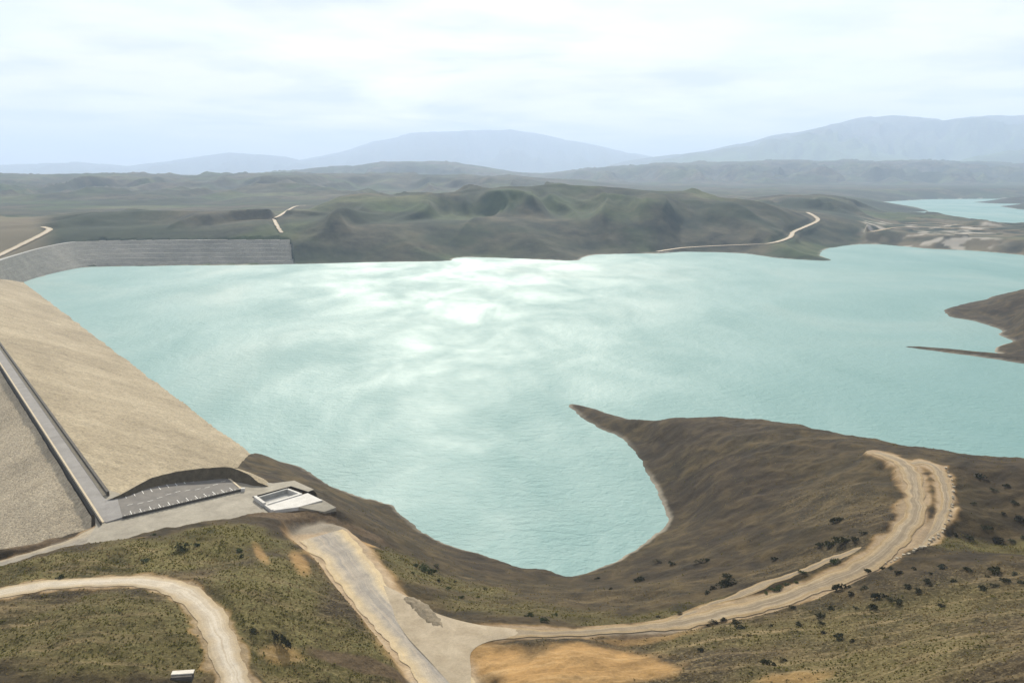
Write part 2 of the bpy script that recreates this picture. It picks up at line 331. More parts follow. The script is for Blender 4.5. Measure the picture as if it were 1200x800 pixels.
# ------------------------------------------------------------------ near land: smooth surface through surveyed heights
survey = [  # pixel x, y and the height in metres there
    (0, 660, 52), (60, 645, 54), (110, 632, 55), (150, 617, 54.5), (200, 606, 54.5), (250, 597, 54.5), (290, 590, 54.5), (130, 600, 54.5), (220, 575, 54.5), (280, 560, 54),
    (340, 580, 54.5), (385, 595, 52), (313, 568, 54), (300, 552, 38), (330, 552, 26), (340, 541, 12), (365, 565, 30), (410, 590, 24), (440, 610, 25),
    (0, 672, 58), (60, 655, 60), (130, 640, 61.5), (200, 626, 62), (270, 614, 62), (320, 622, 60), (345, 640, 58),
    (0, 695, 62), (100, 682, 63), (180, 681, 64), (235, 705, 64), (262, 745, 62.5), (290, 800, 60), (100, 745, 64), (30, 795, 62), (160, 790, 63),
    (300, 660, 62), (330, 690, 61.5), (350, 740, 59), (420, 765, 54), (375, 660, 56), (440, 735, 52), (400, 792, 53), (320, 790, 57),
    (370, 625, 50), (385, 632, 49), (420, 640, 49), (435, 680, 47.5), (470, 720, 46), (540, 745, 45), (530, 795, 44),
    (470, 650, 35), (450, 630, 36), (500, 690, 40), (540, 690, 30), (560, 725, 44), (600, 700, 28), (600, 737, 44.5), (660, 740, 44.5), (700, 715, 30), (720, 700, 24), (780, 733, 45), (760, 690, 24),
    (820, 690, 33), (800, 650, 14), (840, 620, 20), (830, 570, 20), (800, 530, 17), (760, 510, 11), (850, 540, 27), (900, 560, 33), (880, 630, 30), (930, 610, 40), (950, 560, 42), (900, 660, 38),
    (700, 478, 5), (740, 489, 13), (780, 494, 20), (820, 492, 26), (860, 491.5, 30), (900, 495, 34), (950, 503, 39), (1000, 514, 45), (1040, 526, 51), (1065, 534, 56), (1110, 538, 59), (1200, 540, 60), (1320, 545, 62),
    (900, 707, 48.4), (960, 684, 51.2), (1020, 657, 54.6), (1060, 622, 57.4), (1072, 590, 59), (1062, 548, 59.8), (1090, 585, 62), (1086, 562, 63), (1088, 610, 60), (990, 600, 52), (1020, 560, 54),
    (1120, 620, 57), (1115, 570, 60), (1160, 570, 60), (1160, 610, 56), (1200, 600, 58), (1190, 638, 55), (1130, 648, 59), (1300, 620, 62),
    (1200, 652, 64), (1100, 665, 60.5), (1020, 690, 56), (930, 715, 52), (860, 735, 50), (1100, 720, 65), (1200, 740, 72), (1000, 760, 62), (1100, 795, 74), (900, 795, 60), (820, 770, 53), (760, 795, 52), (720, 760, 46), (1300, 780, 86),
    (600, 790, 48), (640, 770, 49), (680, 790, 50), (560, 800, 45),
    (1150, 362, 20), (1200, 340, 32), (1180, 372, 16), (1200, 390, 14), (1240, 350, 40), (1300, 370, 42), (1420, 380, 45), (1230, 408, 12), (1300, 425, 12), (1110, 411.5, 2), (1150, 415.5, 2.5),
    (1420, 500, 30),
]
ctl = [at(*q) for q in survey]
ctl += [np.array(q, float) for q in [(-330, 330, 42), (-400, 200, 50), (-200, 120, 62), (0, 120, 58), (0, 200, 50), (200, 130, 84), (330, 200, 92), (-300, 60, 62), (0, 0, 66), (300, 40, 95), (-600, 420, 20), (-700, 700, 0), (700, 500, 62), (900, 900, 40), (520, 330, 80)]]
dens = []
for i in range(len(lake)):
    a, b_ = lake[i], lake[(i + 1) % len(lake)]
    if lake_px[i][1] > 330 and lake_px[(i + 1) % len(lake)][1] > 330 and i < len(lake) - 1:
        n = max(1, int(np.linalg.norm(b_ - a) / 45))
        for k in range(1): q = a; dens.append((q[0], q[1], 0.0))
ctl = np.array([tuple(c) for c in ctl] + dens + [(*at(x, y, 0)[:2], -14.0) for x, y in [(400, 480), (550, 480), (600, 560), (650, 600), (500, 400), (800, 420), (950, 450), (1100, 470), (1150, 500), (700, 440), (300, 430), (1000, 390)]])
keep = [0]
for i in range(1, len(ctl)):
    if np.min(np.linalg.norm(ctl[keep][:, :2] - ctl[i, :2], axis=1)) > 2.0: keep.append(i)
ctl = ctl[keep]
S_ = 300.0
def tps_k(r2): return np.where(r2 > 0, .5 * r2 * np.log(np.maximum(r2, 1e-12)), 0)
def tps_fit(c, lam):
    p = c[:, :2] / S_; n = len(p); r2 = ((p[:, None] - p[None]) ** 2).sum(2); K = tps_k(r2) + lam * np.eye(n)
    Q = np.hstack([np.ones((n, 1)), p]); Mx = np.zeros((n + 3, n + 3)); Mx[:n, :n] = K; Mx[:n, n:] = Q; Mx[n:, :n] = Q.T
    return p, np.linalg.solve(Mx, np.concatenate([c[:, 2], np.zeros(3)]))
tp, tw = tps_fit(ctl, 2e-4)
def tps(X, Y):
    x, y = X / S_, Y / S_; z = tw[-3] + tw[-2] * x + tw[-1] * y
    for i in range(len(tp)): z = z + tw[i] * tps_k((x - tp[i, 0]) ** 2 + (y - tp[i, 1]) ** 2)
    return z

# ------------------------------------------------------------------ far land: ridge lines with their distances
def layer(xs, ys, ds, wf, wb, floor=.3):
    xs = np.array(xs, float); ds = np.interp(xs, *ds) if isinstance(ds, tuple) else np.full(len(xs), float(ds))
    zs = np.array([z_at(x, y, d) for x, y, d in zip(xs, ys, ds)]); return xs, zs, ds, wf, wb, floor
LAYERS = [
    layer([-400, 0, 40, 70, 110, 200, 330, 400, 450], [258, 262, 264, 258, 250, 247, 248, 258, 285], 2480, 330, 500, .2),
    layer([295, 345, 400, 433, 483, 540, 587, 640, 700, 733, 800, 860, 910, 947, 972, 1000], [296, 256, 236, 231, 227, 222, 217, 214, 214, 218, 225, 229, 236, 247, 264, 290], ([295, 400, 600, 800, 900, 975], [2300, 2650, 3050, 2950, 2750, 2480]), 1000, 700, .35),
    layer([840, 880, 917, 960, 1000, 1033, 1060, 1085, 1100], [240, 231, 227, 226, 228, 236, 241, 246, 252], ([840, 1000, 1100], [3900, 3900, 4300]), 900, 600, .1),
    layer([-500, 0, 100, 200, 300, 400, 500, 600, 680, 750, 800], [202, 204, 203, 204, 202.5, 203, 203, 206, 211, 222, 240], 7000, 3500, 3200, .5),
    layer([250, 330, 400, 440, 480, 520, 560, 600, 650, 700], [206, 200, 194, 190, 188, 189, 194, 200, 206, 212], 12500, 2600, 3500, .3),
    layer([560, 620, 660, 720, 800, 900, 1000, 1100, 1200, 1500], [214, 205, 200, 194, 190, 187, 187, 187, 190, 186], ([560, 900, 1500], [12500, 13000, 13500]), 4600, 4000, .4),
    layer([1060, 1110, 1150, 1200, 1300, 1500], [205, 190, 180, 172, 168, 165], 18500, 3600, 4000, .4),
    layer([-600, -200, 0, 90, 150, 200, 270, 330, 370], [185, 190, 193, 189, 194, 188, 178, 183, 186], 38000, 9000, 9000, .3),
    layer([300, 370, 400, 440, 480, 510, 545, 580, 600, 640, 680, 720, 750, 800], [196, 184, 178, 165, 156, 154, 152, 151.5, 151, 158, 166, 175, 181, 190], 42000, 11000, 9000, .3),
    layer([700, 760, 830, 870, 900, 930, 960, 1000, 1040, 1070, 1100, 1150, 1200, 1300, 1500], [192, 184, 174, 166, 158, 154, 148, 137, 133, 135, 140, 134, 134, 130, 140], 29000, 11000, 9000, .3),
]
def far_land(X, Y):
    zz = 20 + 10 * fbm(X, Y, 900, 3, 3)
    xh = 600 + F * X / (Y * CP + 30)
    wx = 160 * fbm(X, Y, 700, 3, 15); big = ridged(X + wx, Y * .36 + wx * .5, 520, 5, 14, .40); wide = ridged(X + 3 * wx, Y * .5, 4200, 6, 21, .5); midr = ridged(X + 2 * wx, Y * .45 + wx, 1000, 5, 33, .45)
    for k, (xs, zs, ds, wf, wb, fl) in enumerate(LAYERS):
        D = np.interp(xh, xs, ds); zc = np.interp(xh, xs, zs) - 10
        end = sstep(xs[0] - 60, xs[0] + 40, xh) * (1 - sstep(xs[-1] - 40, xs[-1] + 60, xh))
        t = np.where(Y < D, (D - Y) / wf, (Y - D) / wb); t = np.clip(t, 0, 1)
        prof = np.where(Y < D, (1 - t) * (1 + .9 * t * (1 - t)), fl + (1 - fl) * (1 - sstep(0, 1, t)))
        rd = big if ds[0] < 5000 else midr if ds[0] < 14000 else wide
        amp = np.clip(t * 2.2, .04, 1) * (2.3 if ds[0] < 5000 else 1.7 if ds[0] < 14000 else 1.2) * (1 - .35 * t)
        h = zc * end * prof * np.maximum(1 + amp * (rd - .70), .08)
        sx, sy, sa = (430, 2300, 165) if ds[0] < 5000 else (800, 4200, 170) if ds[0] < 14000 else (2600, 12000, 420)
        spur = 1 - 2.3 * np.abs(pnoise((X + wx * sx / 520) / sx, (Y + wx) / sy, 58 + k)); gul = 1 - 2.3 * np.abs(pnoise((X + wx * .6) / (sx * .37), Y / (sy * .4), 71 + k))
        h = h + end * sa * (4 * t * (1 - t)) * (Y < D) * ((spur - .80) + .55 * (gul - .70))
        cap = zc * (1 - np.where(zc > 215, .42, .06) * t) * end; h = np.where(Y < D, -smax(-h, -cap, 8 + .004 * D), h)
        zz = smax(zz, h, 6 + .004 * D)
    return zz

# ------------------------------------------------------------------ ground grid: rings around the viewpoint, finer where close
az = np.concatenate([np.linspace(-62, -37, 40)[:-1], np.linspace(-37, 37, 860), np.linspace(37, 62, 40)[1:]]) * np.pi / 180
rr = [90.0]
while rr[-1] < 60000:
    r = rr[-1]; rr.append(r * (1.010 if r < 190 else 1.0027 if r < 700 else 1.0040 if r < 1800 else 1.0050 if r < 3300 else 1.008 if r < 7000 else 1.014))
rr = np.array(rr); NR, NA = len(rr), len(az)
GX = rr[:, None] * np.sin(az)[None]; GY = rr[:, None] * np.cos(az)[None]
i_near = np.searchsorted(rr, 2600)
GZ = np.zeros((NR, NA)); DL = np.full((NR, NA), 1e5)
DL[:np.searchsorted(rr, 8000)] = sdf(GX[:np.searchsorted(rr, 8000)], GY[:np.searchsorted(rr, 8000)], lake)
iw = np.searchsorted(rr, 3400); s0_, o0_ = dam_co(GX[:iw], GY[:iw]); nd_ = 1 - sstep(60, 110, o0_) * (1 - sstep(150, 190, o0_)) * (s0_ > 150)
DL[:iw] += nd_ * sstep(900, 1500, GY[:iw]) * 6 * fbm(GX[:iw], GY[:iw], 110, 4, 301) + nd_ * 1.8 * fbm(GX[:iw], GY[:iw], 22, 4, 302, .6)
i8 = np.searchsorted(rr, 12000)
df = sdf(GX[:i8], GY[:i8], flake)
for q in isl: df = np.maximum(df, -sdf(GX[:i8], GY[:i8], q))
DF = np.full((NR, NA), 1e5); DF[:i8] = df
i_n = np.searchsorted(rr, 2400)
zn = tps(GX[:i_n], GY[:i_n])
zn = zn + sstep(8, 70, DL[:i_n]) * (2.6 * fbm(GX[:i_n], GY[:i_n], 60, 4, 5) + 2.0 * (ridged(GX[:i_n] + GY[:i_n] * .3, GY[:i_n], 38, 4, 31) - .6)) + .32 * fbm(GX[:i_n], GY[:i_n], 7, 4, 8, .6) * sstep(2, 12, DL[:i_n])
i_f = np.searchsorted(rr, 1100)
zf = far_land(GX[i_f:], GY[i_f:])
rampf = sstep(0, 1, np.clip(DL[i_f:] / 330, 0, 1) ** .75) * sstep(0, 1, np.clip(DF[i_f:] / 500, 0, 1) ** .8)
xhg = 600 + F * GX[i_f:] / (GY[i_f:] * CP + 30)
terr = (sstep(965, 1065, xhg)) * (1 - sstep(3300, 3900, GY[i_f:])) * sstep(1900, 2200, GY[i_f:])      # low terraces between the two waters
lowland = 24 + 9 * fbm(GX[i_f:], GY[i_f:], 260, 4, 61) + 16 * np.exp(-((xhg - 1150) / 22) ** 2 - ((GY[i_f:] - 3050) / 130) ** 2) + 14 * np.exp(-((xhg - 1085) / 30) ** 2 - ((GY[i_f:] - 3350) / 160) ** 2)
lowland = np.where(lowland > 6, 6 + np.round((lowland - 6) / 7) * 7 * .55 + (lowland - 6) * .45, lowland)
zf = zf * (1 - terr) + lowland * terr
zf = zf * np.where(terr > .5, sstep(0, 1, np.clip(np.minimum(DL[i_f:], DF[i_f:]) / 120, 0, 1)), rampf) + .02 * np.minimum(np.minimum(DL[i_f:], DF[i_f:]), 100)
GZ[:i_f] = zn[:i_f]
bl = sstep(1500, 1750, GY[i_f:i_n]); GZ[i_f:i_n] = zn[i_f:] * (1 - bl) + zf[:i_n - i_f] * bl; GZ[i_n:] = zf[i_n - i_f:]
# shore strips
nearm = GY < 1600
shore = np.clip(DL * .34, 0, None)
t = sstep(0, 34, DL); GZ = np.where(nearm & (DL > 0), np.maximum(shore * (1 - t) + GZ * t, np.minimum(DL * .06, 1.5)), GZ)
DW = np.minimum(DL, DF)
GZ = np.where(DW < 0, np.maximum(DW * .3, -25), np.maximum(GZ, np.minimum(DW * .05, 1.0)))
# room for the dam body
s_, o_ = dam_co(GX, GY)
dz = dam_z(s_, o_) - 2.5
inside = np.where(o_ < -CREST_W / 2, sstep(-37, -33, s_), sstep(-4, 6, s_ - np.clip((o_ - 50) * 2.05, 0, 200))) * (s_ < DAM_L - 20) * (o_ > -260) * (o_ < 185)
GZ = np.where(inside > 0, np.minimum(GZ, GZ * (1 - inside) + np.minimum(GZ, dz) * inside), GZ)

def ground_z(x, y):
    """height of the ground sheet under a point"""
    r = math.hypot(x, y); a = math.atan2(x, y)
    i = int(np.clip(np.searchsorted(rr, r) - 1, 0, NR - 2)); j = int(np.clip(np.searchsorted(az, a) - 1, 0, NA - 2))
    u = (r - rr[i]) / (rr[i + 1] - rr[i]); v = (a - az[j]) / (az[j + 1] - az[j])
    return float((GZ[i, j] * (1 - v) + GZ[i, j + 1] * v) * (1 - u) + (GZ[i + 1, j] * (1 - v) + GZ[i + 1, j + 1] * v) * u)
def hit(px, py, lo=150, hi=9000):
    """first ground point along the sight line of a pixel"""
    d = ray(px, py); k = math.hypot(d[0], d[1]); r = lo; prev = lo
    while r < hi:
        t_ = r / k
        if CAM_H + d[2] * t_ < ground_z(d[0] * t_, d[1] * t_):
            a, b_ = prev, r
            for _ in range(14):
                m_ = (a + b_) / 2; t_ = m_ / k
                if CAM_H + d[2] * t_ < ground_z(d[0] * t_, d[1] * t_): b_ = m_
                else: a = m_
            t_ = b_ / k; return np.array([d[0] * t_, d[1] * t_, ground_z(d[0] * t_, d[1] * t_)])
        prev = r; r *= 1.004
    return None

# ------------------------------------------------------------------ roads
def spline(P, step):
    P = np.array(P, float); out = []
    Q = np.vstack([2 * P[0] - P[1], P, 2 * P[-1] - P[-2]])
    for i in range(1, len(Q) - 2):
        p0, p1, p2, p3 = Q[i - 1], Q[i], Q[i + 1], Q[i + 2]; n = max(2, int(np.linalg.norm((p2 - p1)[:2]) / step))
        for k in range(n):
            t = k / n; out.append(.5 * ((2 * p1) + (p2 - p0) * t + (2 * p0 - 5 * p1 + 4 * p2 - p3) * t * t + (3 * p1 - p0 - 3 * p2 + p3) * t ** 3))
    out.append(P[-1]); return np.array(out)
ROADS = []
def road(name, pts, mat, step=2.5, shoulder=5.0, lift=.10, edge=.95, cols=7, order=0):
    """pts: world x, y, z, width"""
    C = spline(pts, step); ROADS.append(dict(name=name, C=C, mat=mat, shoulder=shoulder, lift=lift, edge=edge, cols=cols))
def resample2(C, n):
    s = np.concatenate([[0], np.cumsum(np.linalg.norm(np.diff(C, axis=0), axis=1))]); t = np.linspace(0, s[-1], n); return np.stack([np.interp(t, s, C[:, k]) for k in range(C.shape[1])], 1)
def flatten(C, shoulder, drop):
    lo = C[:, :2].min(0) - 60; hi = C[:, :2].max(0) + 60
    idx = np.nonzero((GX > lo[0]) & (GX < hi[0]) & (GY > lo[1]) & (GY < hi[1]))
    X, Y = GX[idx], GY[idx]; best = np.full(X.shape, 1e9); bz = np.zeros(X.shape); bw = np.ones(X.shape)
    for a, b_ in zip(C[:-1], C[1:]):
        ex, ey = b_[0] - a[0], b_[1] - a[1]; L2 = ex * ex + ey * ey + 1e-9
        t = np.clip(((X - a[0]) * ex + (Y - a[1]) * ey) / L2, 0, 1); d = np.hypot(X - a[0] - t * ex, Y - a[1] - t * ey)
        m_ = d < best; best = np.where(m_, d, best); bz = np.where(m_, a[2] + t * (b_[2] - a[2]), bz); bw = np.where(m_, a[3] + t * (b_[3] - a[3]), bw)
    dd = best - bw / 2; w = 1 - sstep(1.0, shoulder, dd)
    GZ[idx] = GZ[idx] * (1 - w) + (bz - drop) * w
    return idx, dd
def PX(l): return [(*at(x, y, z), w) for x, y, z, w in l]
# pale track curving round the foreground hill
road('dirt_road', PX([(-120, 722, 61, 8), (-40, 703, 61.5, 8), (0, 694, 62, 8), (60, 685, 62.6, 8), (120, 680.5, 63.2, 8), (170, 681, 63.8, 8.3), (208, 690, 64, 8.8), (235, 708, 63.6, 9.2), (253, 735, 62.8, 9.2), (265, 765, 61.8, 9.2), (276, 800, 60.5, 9), (288, 850, 59, 9)]), 'gravel', 2, 5)
# wide road down to the junction and on towards the viewer
road('gravel_road', PX([(376, 627, 50.4, 22), (389, 638, 49.6, 20), (405, 655, 48.8, 18), (430, 690, 47.4, 17), (462, 725, 46.0, 17), (492, 757, 44.8, 17), (520, 795, 43.8, 17), (545, 850, 42.5, 17)]), 'grey', 2, 7, .12)
# valley road climbing to the bend on the right
road('valley_road', PX([(470, 738, 45.2, 6), (505, 741, 45.0, 12), (530, 741.5, 44.9, 11), (570, 741, 44.7, 7.5), (640, 741.5, 44.6, 5.5), (710, 738, 44.8, 5), (775, 733, 45.3, 6), (800, 729, 45.8, 8), (850, 718, 47.0, 9), (900, 706, 48.4, 9.5), (950, 689, 50.6, 9.5), (1000, 669, 53.2, 9.5), (1039, 644, 55.8, 9.5), (1062, 620, 57.6, 9), (1073, 592, 59, 8.5), (1070, 563, 59.8, 8), (1062, 546, 59.8, 9), (1048, 537, 58.8, 9), (1028, 530, 56.0, 8)]), 'worn', 2.5, 6, .15)
# second lane beyond the mound at the bend, and the narrow upper track
road('bypass_lane', PX([(1046, 640, 55.7, 5), (1074, 637, 56.3, 5), (1094, 622, 57.4, 5), (1105, 602, 58.4, 5), (1108, 580, 59.4, 5), (1104, 560, 60, 5), (1096, 547, 60, 5), (1080, 541, 59.8, 5), (1066, 544, 59.6, 4.5)]), 'worn', 2.5, 4, .07)
road('upper_track', PX([(796, 725, 45.9, 3), (830, 710, 46.4, 3.4), (865, 697, 47.5, 3.6), (905, 681, 49.5, 3.6), (940, 668, 51.2, 3.6), (975, 654, 53, 3.4), (1010, 643, 54.6, 3.2), (1040, 636, 56, 3), (1056, 630, 56.8, 3)]), 'worn', 2.5, 3.5, .05)
# access road from the crest down to the left and along the parking terrace
road('access_road', PX([(-90, 690, 50, 9), (-40, 674, 51, 9), (0, 662, 52, 9.5), (50, 649, 53.2, 11), (95, 635, 54.3, 15), (130, 622, 54.5, 20), (165, 614, 54.5, 18)]), 'access', 2, 5, .15)
JP = np.array([at(x, y, z)[:2] for x, y, z in [(445, 682, 47.6), (478, 699, 46.8), (512, 718, 45.8), (560, 731, 44.9), (612, 737, 44.7), (610, 745, 44.7), (572, 751, 44.8), (552, 764, 44.6), (552, 790, 44.1), (545, 815, 43.4), (500, 770, 44.8)]])
jd = sdf(GX, GY, JP); jw = 1 - sstep(0, 5, jd); GZ = GZ * (1 - jw) + jw * (44.6 + np.clip((GY - 290) * .03, -1, 3))
for Rd in [ROADS[k] for k in (4, 3, 0, 1, 5, 2)]:
    Rd['hit'] = flatten(Rd['C'], Rd['shoulder'], .12 + Rd['lift'] * .3)
def pad(poly, z, soft=3.0, only_cut=False):
    poly = np.array(poly); lo = poly.min(0) - 20; hi = poly.max(0) + 20
    idx = np.nonzero((GX > lo[0]) & (GX < hi[0]) & (GY > lo[1]) & (GY < hi[1])); d = sdf(GX[idx], GY[idx], poly); w = 1 - sstep(0, soft, d)
    new = GZ[idx] * (1 - w) + z * w; GZ[idx] = np.minimum(new, GZ[idx]) if only_cut else new
PAVE = [(98, 641, 54.6), (112, 616, 54.8), (111, 600, 54.9), (122, 572, 54.9), (142, 578, 54.9), (215, 560, 54.9), (290, 562, 54.8), (320, 566, 54.7), (345, 563, 54.6), (368, 574, 54.4)]
PAVE_IN = [(361, 576, 54.6), (341, 569.5, 54.6), (295.5, 582, 54.6), (307, 594, 54.6), (318, 603, 54.6), (280, 612, 54.6), (240, 618, 54.6), (190, 627, 54.6), (140, 636, 54.6)]
pave = [at(*q) for q in PAVE + PAVE_IN]
pad([p[:2] for p in pave], 54.35, 2.5)
INLET = [at(x, y, 55.2)[:2] for x, y in [(299, 584), (337, 573), (353, 579), (310, 592)]]
pad([at(x, y, 54.6)[:2] for x, y in [(297, 583), (341, 571), (380, 585), (350, 597), (318, 602)]], 53.6, 3.0)
pad(INLET, 52.8, .6, True)
SADDLE_C = [(338, 281, 45), (280, 281, 45), (200, 281.5, 45), (120, 282, 45), (84, 284, 45), (52, 290, 45), (20, 299, 45), (-25, 314, 47), (-60, 328, 50)]
SADDLE_B = [(342, 310.5, -3), (280, 311, -3), (200, 312, -3), (140, 313, -3), (104, 314.5, -3), (66, 321.5, -3), (34, 330.5, -3), (4, 344, -3), (-30, 360, -3)]
SADDLE_C2 = [(366, 279, 45)] + SADDLE_C; SADDLE_B2 = [(368, 309.5, -3)] + SADDLE_B
sp_ = np.array([at(*q)[:2] for q in SADDLE_C] + [at(*q)[:2] for q in SADDLE_B[::-1]])
mz = (GY > 1400) & (GY < 2400) & (GX < -300); idx = np.nonzero(mz); ds_ = sdf(GX[idx], GY[idx], sp_); cb_ = np.array([at(*q)[:2] for q in SADDLE_C])
dc_ = np.min(np.hypot(GX[idx][:, None] - resample2(cb_, 80)[None, :, 0], GY[idx][:, None] - resample2(cb_, 80)[None, :, 1]), axis=1)
GZ[idx] = np.where(ds_ < 3, np.minimum(GZ[idx], np.maximum(40 - dc_ * .42, -8)), GZ[idx])
# far roads follow the ground they cross
def far_road(name, pxs, w, mat='gravel', dz=0):
    pts = []
    for x, y in pxs:
        h = hit(x, y, 900, 9000)
        if h is not None: pts.append((h[0], h[1], h[2] + dz, w))
    if len(pts) < 2: return
    pts = np.array(pts); z = pts[:, 2].copy()
    for _ in range(2): z[1:-1] = (z[:-2] + 2 * z[1:-1] + z[2:]) / 4
    pts[:, 2] = z
    C = spline(pts, 10); i = flatten(C, 22, 1.2)
    ROADS.append(dict(name=name, C=C, mat=mat, shoulder=20, lift=1.0, edge=1.2, cols=5, hit=i))
far_road('abutment_road', [(-30, 312), (0, 299), (18, 291), (34, 283), (50, 273), (58, 268), (50, 266)], 15)
far_road('hill_track', [(330, 273), (325, 264), (321, 256), (326, 250), (345, 244), (358, 241)], 9)
far_road('shore_road', [(770, 295), (800, 291), (840, 288.5), (880, 287), (905, 284), (925, 280), (930, 272), (945, 265), (958, 259), (955, 254), (946, 249)], 13)
far_road('terrace_track', [(1020, 272), (1050, 267), (1085, 266), (1120, 268), (1160, 271), (1195, 270)], 16, 'worn')
far_road('quarry_track', [(1060, 262), (1090, 261), (1120, 263.5), (1150, 266)], 14, 'worn')

# ------------------------------------------------------------------ ground paint: what grows or lies where (substance, not light)
GREEN = np.zeros((NR, NA)); DRY = np.zeros((NR, NA)); SAND = np.zeros((NR, NA)); CUT = np.zeros((NR, NA)); PALE = np.zeros((NR, NA))
def blob(arr, px, py, z, rx, ry, val=1.0, rot=0.0, soft=.5):
    c = at(px, py, z); dx, dy = GX - c[0], GY - c[1]; ca, sa = math.cos(rot), math.sin(rot)
    q = np.sqrt(((dx * ca + dy * sa) / rx) ** 2 + ((-dx * sa + dy * ca) / ry) ** 2) + .25 * fbmN
    arr[:] = np.maximum(arr, val * (1 - sstep(1 - soft, 1 + soft * .3, q)))
fbmN = np.zeros((NR, NA)); ii = np.searchsorted(rr, 1500); fbmN[:ii] = fbm(GX[:ii], GY[:ii], 14, 4, 44)
for q in [(60, 670, 60, 60, 18, .9), (200, 650, 62, 40, 22, 1), (310, 700, 61, 24, 40, .95), (150, 740, 63, 70, 28, .8), (380, 760, 55, 30, 22, .9), (260, 630, 62, 30, 16, 1), (340, 770, 56, 20, 20, 1),
          (480, 670, 36, 18, 26, .75), (540, 690, 30, 26, 20, .75), (620, 710, 36, 40, 20, .5), (1000, 790, 64, 50, 25, .55), (1180, 640, 56, 40, 12, .8), (870, 740, 52, 40, 14, .5), (1050, 720, 62, 60, 25, .4), (740, 720, 40, 40, 18, .5)]:
    blob(GREEN, *q)
for q in [(100, 700, 63, 140, 60, .8), (380, 730, 57, 60, 60, .8), (1000, 770, 62, 140, 60, 1), (1150, 700, 66, 80, 40, .9), (720, 770, 48, 60, 30, .6), (980, 590, 50, 22, 60, .7), (620, 690, 30, 90, 40, .35), (1000, 640, 54, 60, 20, .6)]:
    blob(DRY, *q)
for q in [(640, 785, 49, 22, 16, 1), (590, 775, 47, 16, 14, 1), (700, 800, 50, 16, 14, .8), (560, 765, 45, 10, 12, .8), (690, 776, 48, 26, 14, .95), (745, 792, 50, 18, 9, .8), (425, 628, 49, 9, 5, .8)]:
    blob(SAND, *q)
for q in [(305, 650, 61, 2.6, 15, .6, .45), (352, 662, 57, 4, 16, .7, .35), (330, 770, 57, 7, 5, .5), (150, 628, 61, 10, 3, .3), (930, 795, 60, 14, 5, .5), (760, 748, 46, 20, 4, .4)]: blob(SAND, *q)
# bare banks beside the near roads
for Rd, lo, hi, v in ((ROADS[1], 0, 9, .95), (ROADS[0], 0, 2.6, .55), (ROADS[2], 0, 4.5, .6), (ROADS[3], 0, 4, .7), (ROADS[5], 0, 1.5, .5)):
    idx, dd = Rd['hit']; w = v * (1 - sstep(lo + 1.0, hi, dd + 3.2 * fbmN[idx])); SAND[idx] = np.maximum(SAND[idx], w); PALE[idx] = np.maximum(PALE[idx], .45 * v * (1 - sstep(.5, hi * .7, dd + 2.6 * fbmN[idx])))
# freshly cut earth under the inlet, beside the wide road's foot and above the access road
for q in [(352, 612, 51, 30, 13, 1), (310, 612, 54, 10, 5, .8), (420, 622, 44, 14, 6, .8), (40, 634, 55, 22, 7, 1), (430, 790, 48, 22, 4, .9), (750, 745, 44, 16, 4, .9)]:
    blob(CUT, *q, soft=.3)
# drawdown rim
rim = (1 - sstep(.8, 2.2 + .003 * GY, DW)) * (DW > -6); PALE[:] = np.maximum(PALE, rim * np.where(GY > 1500, .75, .45) * np.clip(.5 + 1.5 * fbm(GX, GY, 160, 2, 71), 0, 1))
xha = 600 + F * GX / (GY * CP + 30)
SAND[:] = np.maximum(SAND, np.where((GY > 1900) & (GY < 3300), sstep(990, 1020, xha) * .55 * sstep(.0, .5, fbm(GX, GY, 110, 3, 81) + .15), 0))
PALE[:] = np.maximum(PALE, np.where((GY > 2300) & (GY < 3100), sstep(1005, 1020, xha) * (1 - sstep(1150, 1190, xha)) * .8 * sstep(.15, .4, fbm(GX, GY, 90, 3, 82)), 0))
SAND[:] = np.maximum(SAND, np.where((GY > 1700) & (GY < 2600), (1 - sstep(35, 75, xha)) * .6, 0))
GREEN[:] = np.maximum(GREEN, np.where(GY > 2000, .28 * sstep(.05, .5, fbm(GX, GY, 420, 4, 91)) + .7 * sstep(16500, 19000, GY) * (1 - sstep(22000, 26000, GY)) * (xha > 650), 0))

def ground_part(name, i0, i1, mat):
    """one ring section of the ground sheet; neighbours share their border row"""
    sub = (slice(i0, i1 + 1), slice(None)); X, Y, Z = GX[sub], GY[sub], GZ[sub]; nr, na = X.shape
    ids = np.arange(nr * na).reshape(nr, na)
    q = np.stack([ids[:-1, :-1], ids[:-1, 1:], ids[1:, 1:], ids[1:, :-1]], -1).reshape(-1, 4)
    zq = Z.reshape(-1)[q]; q = q[(zq > -5).any(1)]
    used = np.zeros(nr * na, bool); used[q.reshape(-1)] = True; remap = np.cumsum(used) - 1; q = remap[q]
    V = np.stack([X, Y, Z], -1).reshape(-1, 3)[used]
    me = bpy.data.meshes.new(name); me.vertices.add(len(V)); me.vertices.foreach_set('co', V.astype(np.float32).reshape(-1))
    me.loops.add(q.size); me.loops.foreach_set('vertex_index', q.astype(np.int32).reshape(-1))
    me.polygons.add(len(q)); me.polygons.foreach_set('loop_start', np.arange(0, q.size, 4, dtype=np.int32))
    me.polygons.foreach_set('use_smooth', np.ones(len(q), bool)); me.update(calc_edges=True)
    for n, arr in (('green', GREEN), ('dry', DRY), ('sand', SAND), ('cut', CUT), ('pale', PALE)):
        at_ = me.attributes.new(n, 'FLOAT', 'POINT'); at_.data.foreach_set('value', arr[sub].reshape(-1)[used].astype(np.float32))
    me.flip_normals(); me.materials.append(mat)
    o = link(bpy.data.objects.new(name, me)); o['kind'] = 'structure'; return o
i1, i2 = np.searchsorted(rr, 1750), np.searchsorted(rr, 9800)
ground_part('near_ground', 0, i1, M['ground']); ground_part('far_hills', i1, i2, M['far']); ground_part('mountains', i2, NR - 1, M['far'])

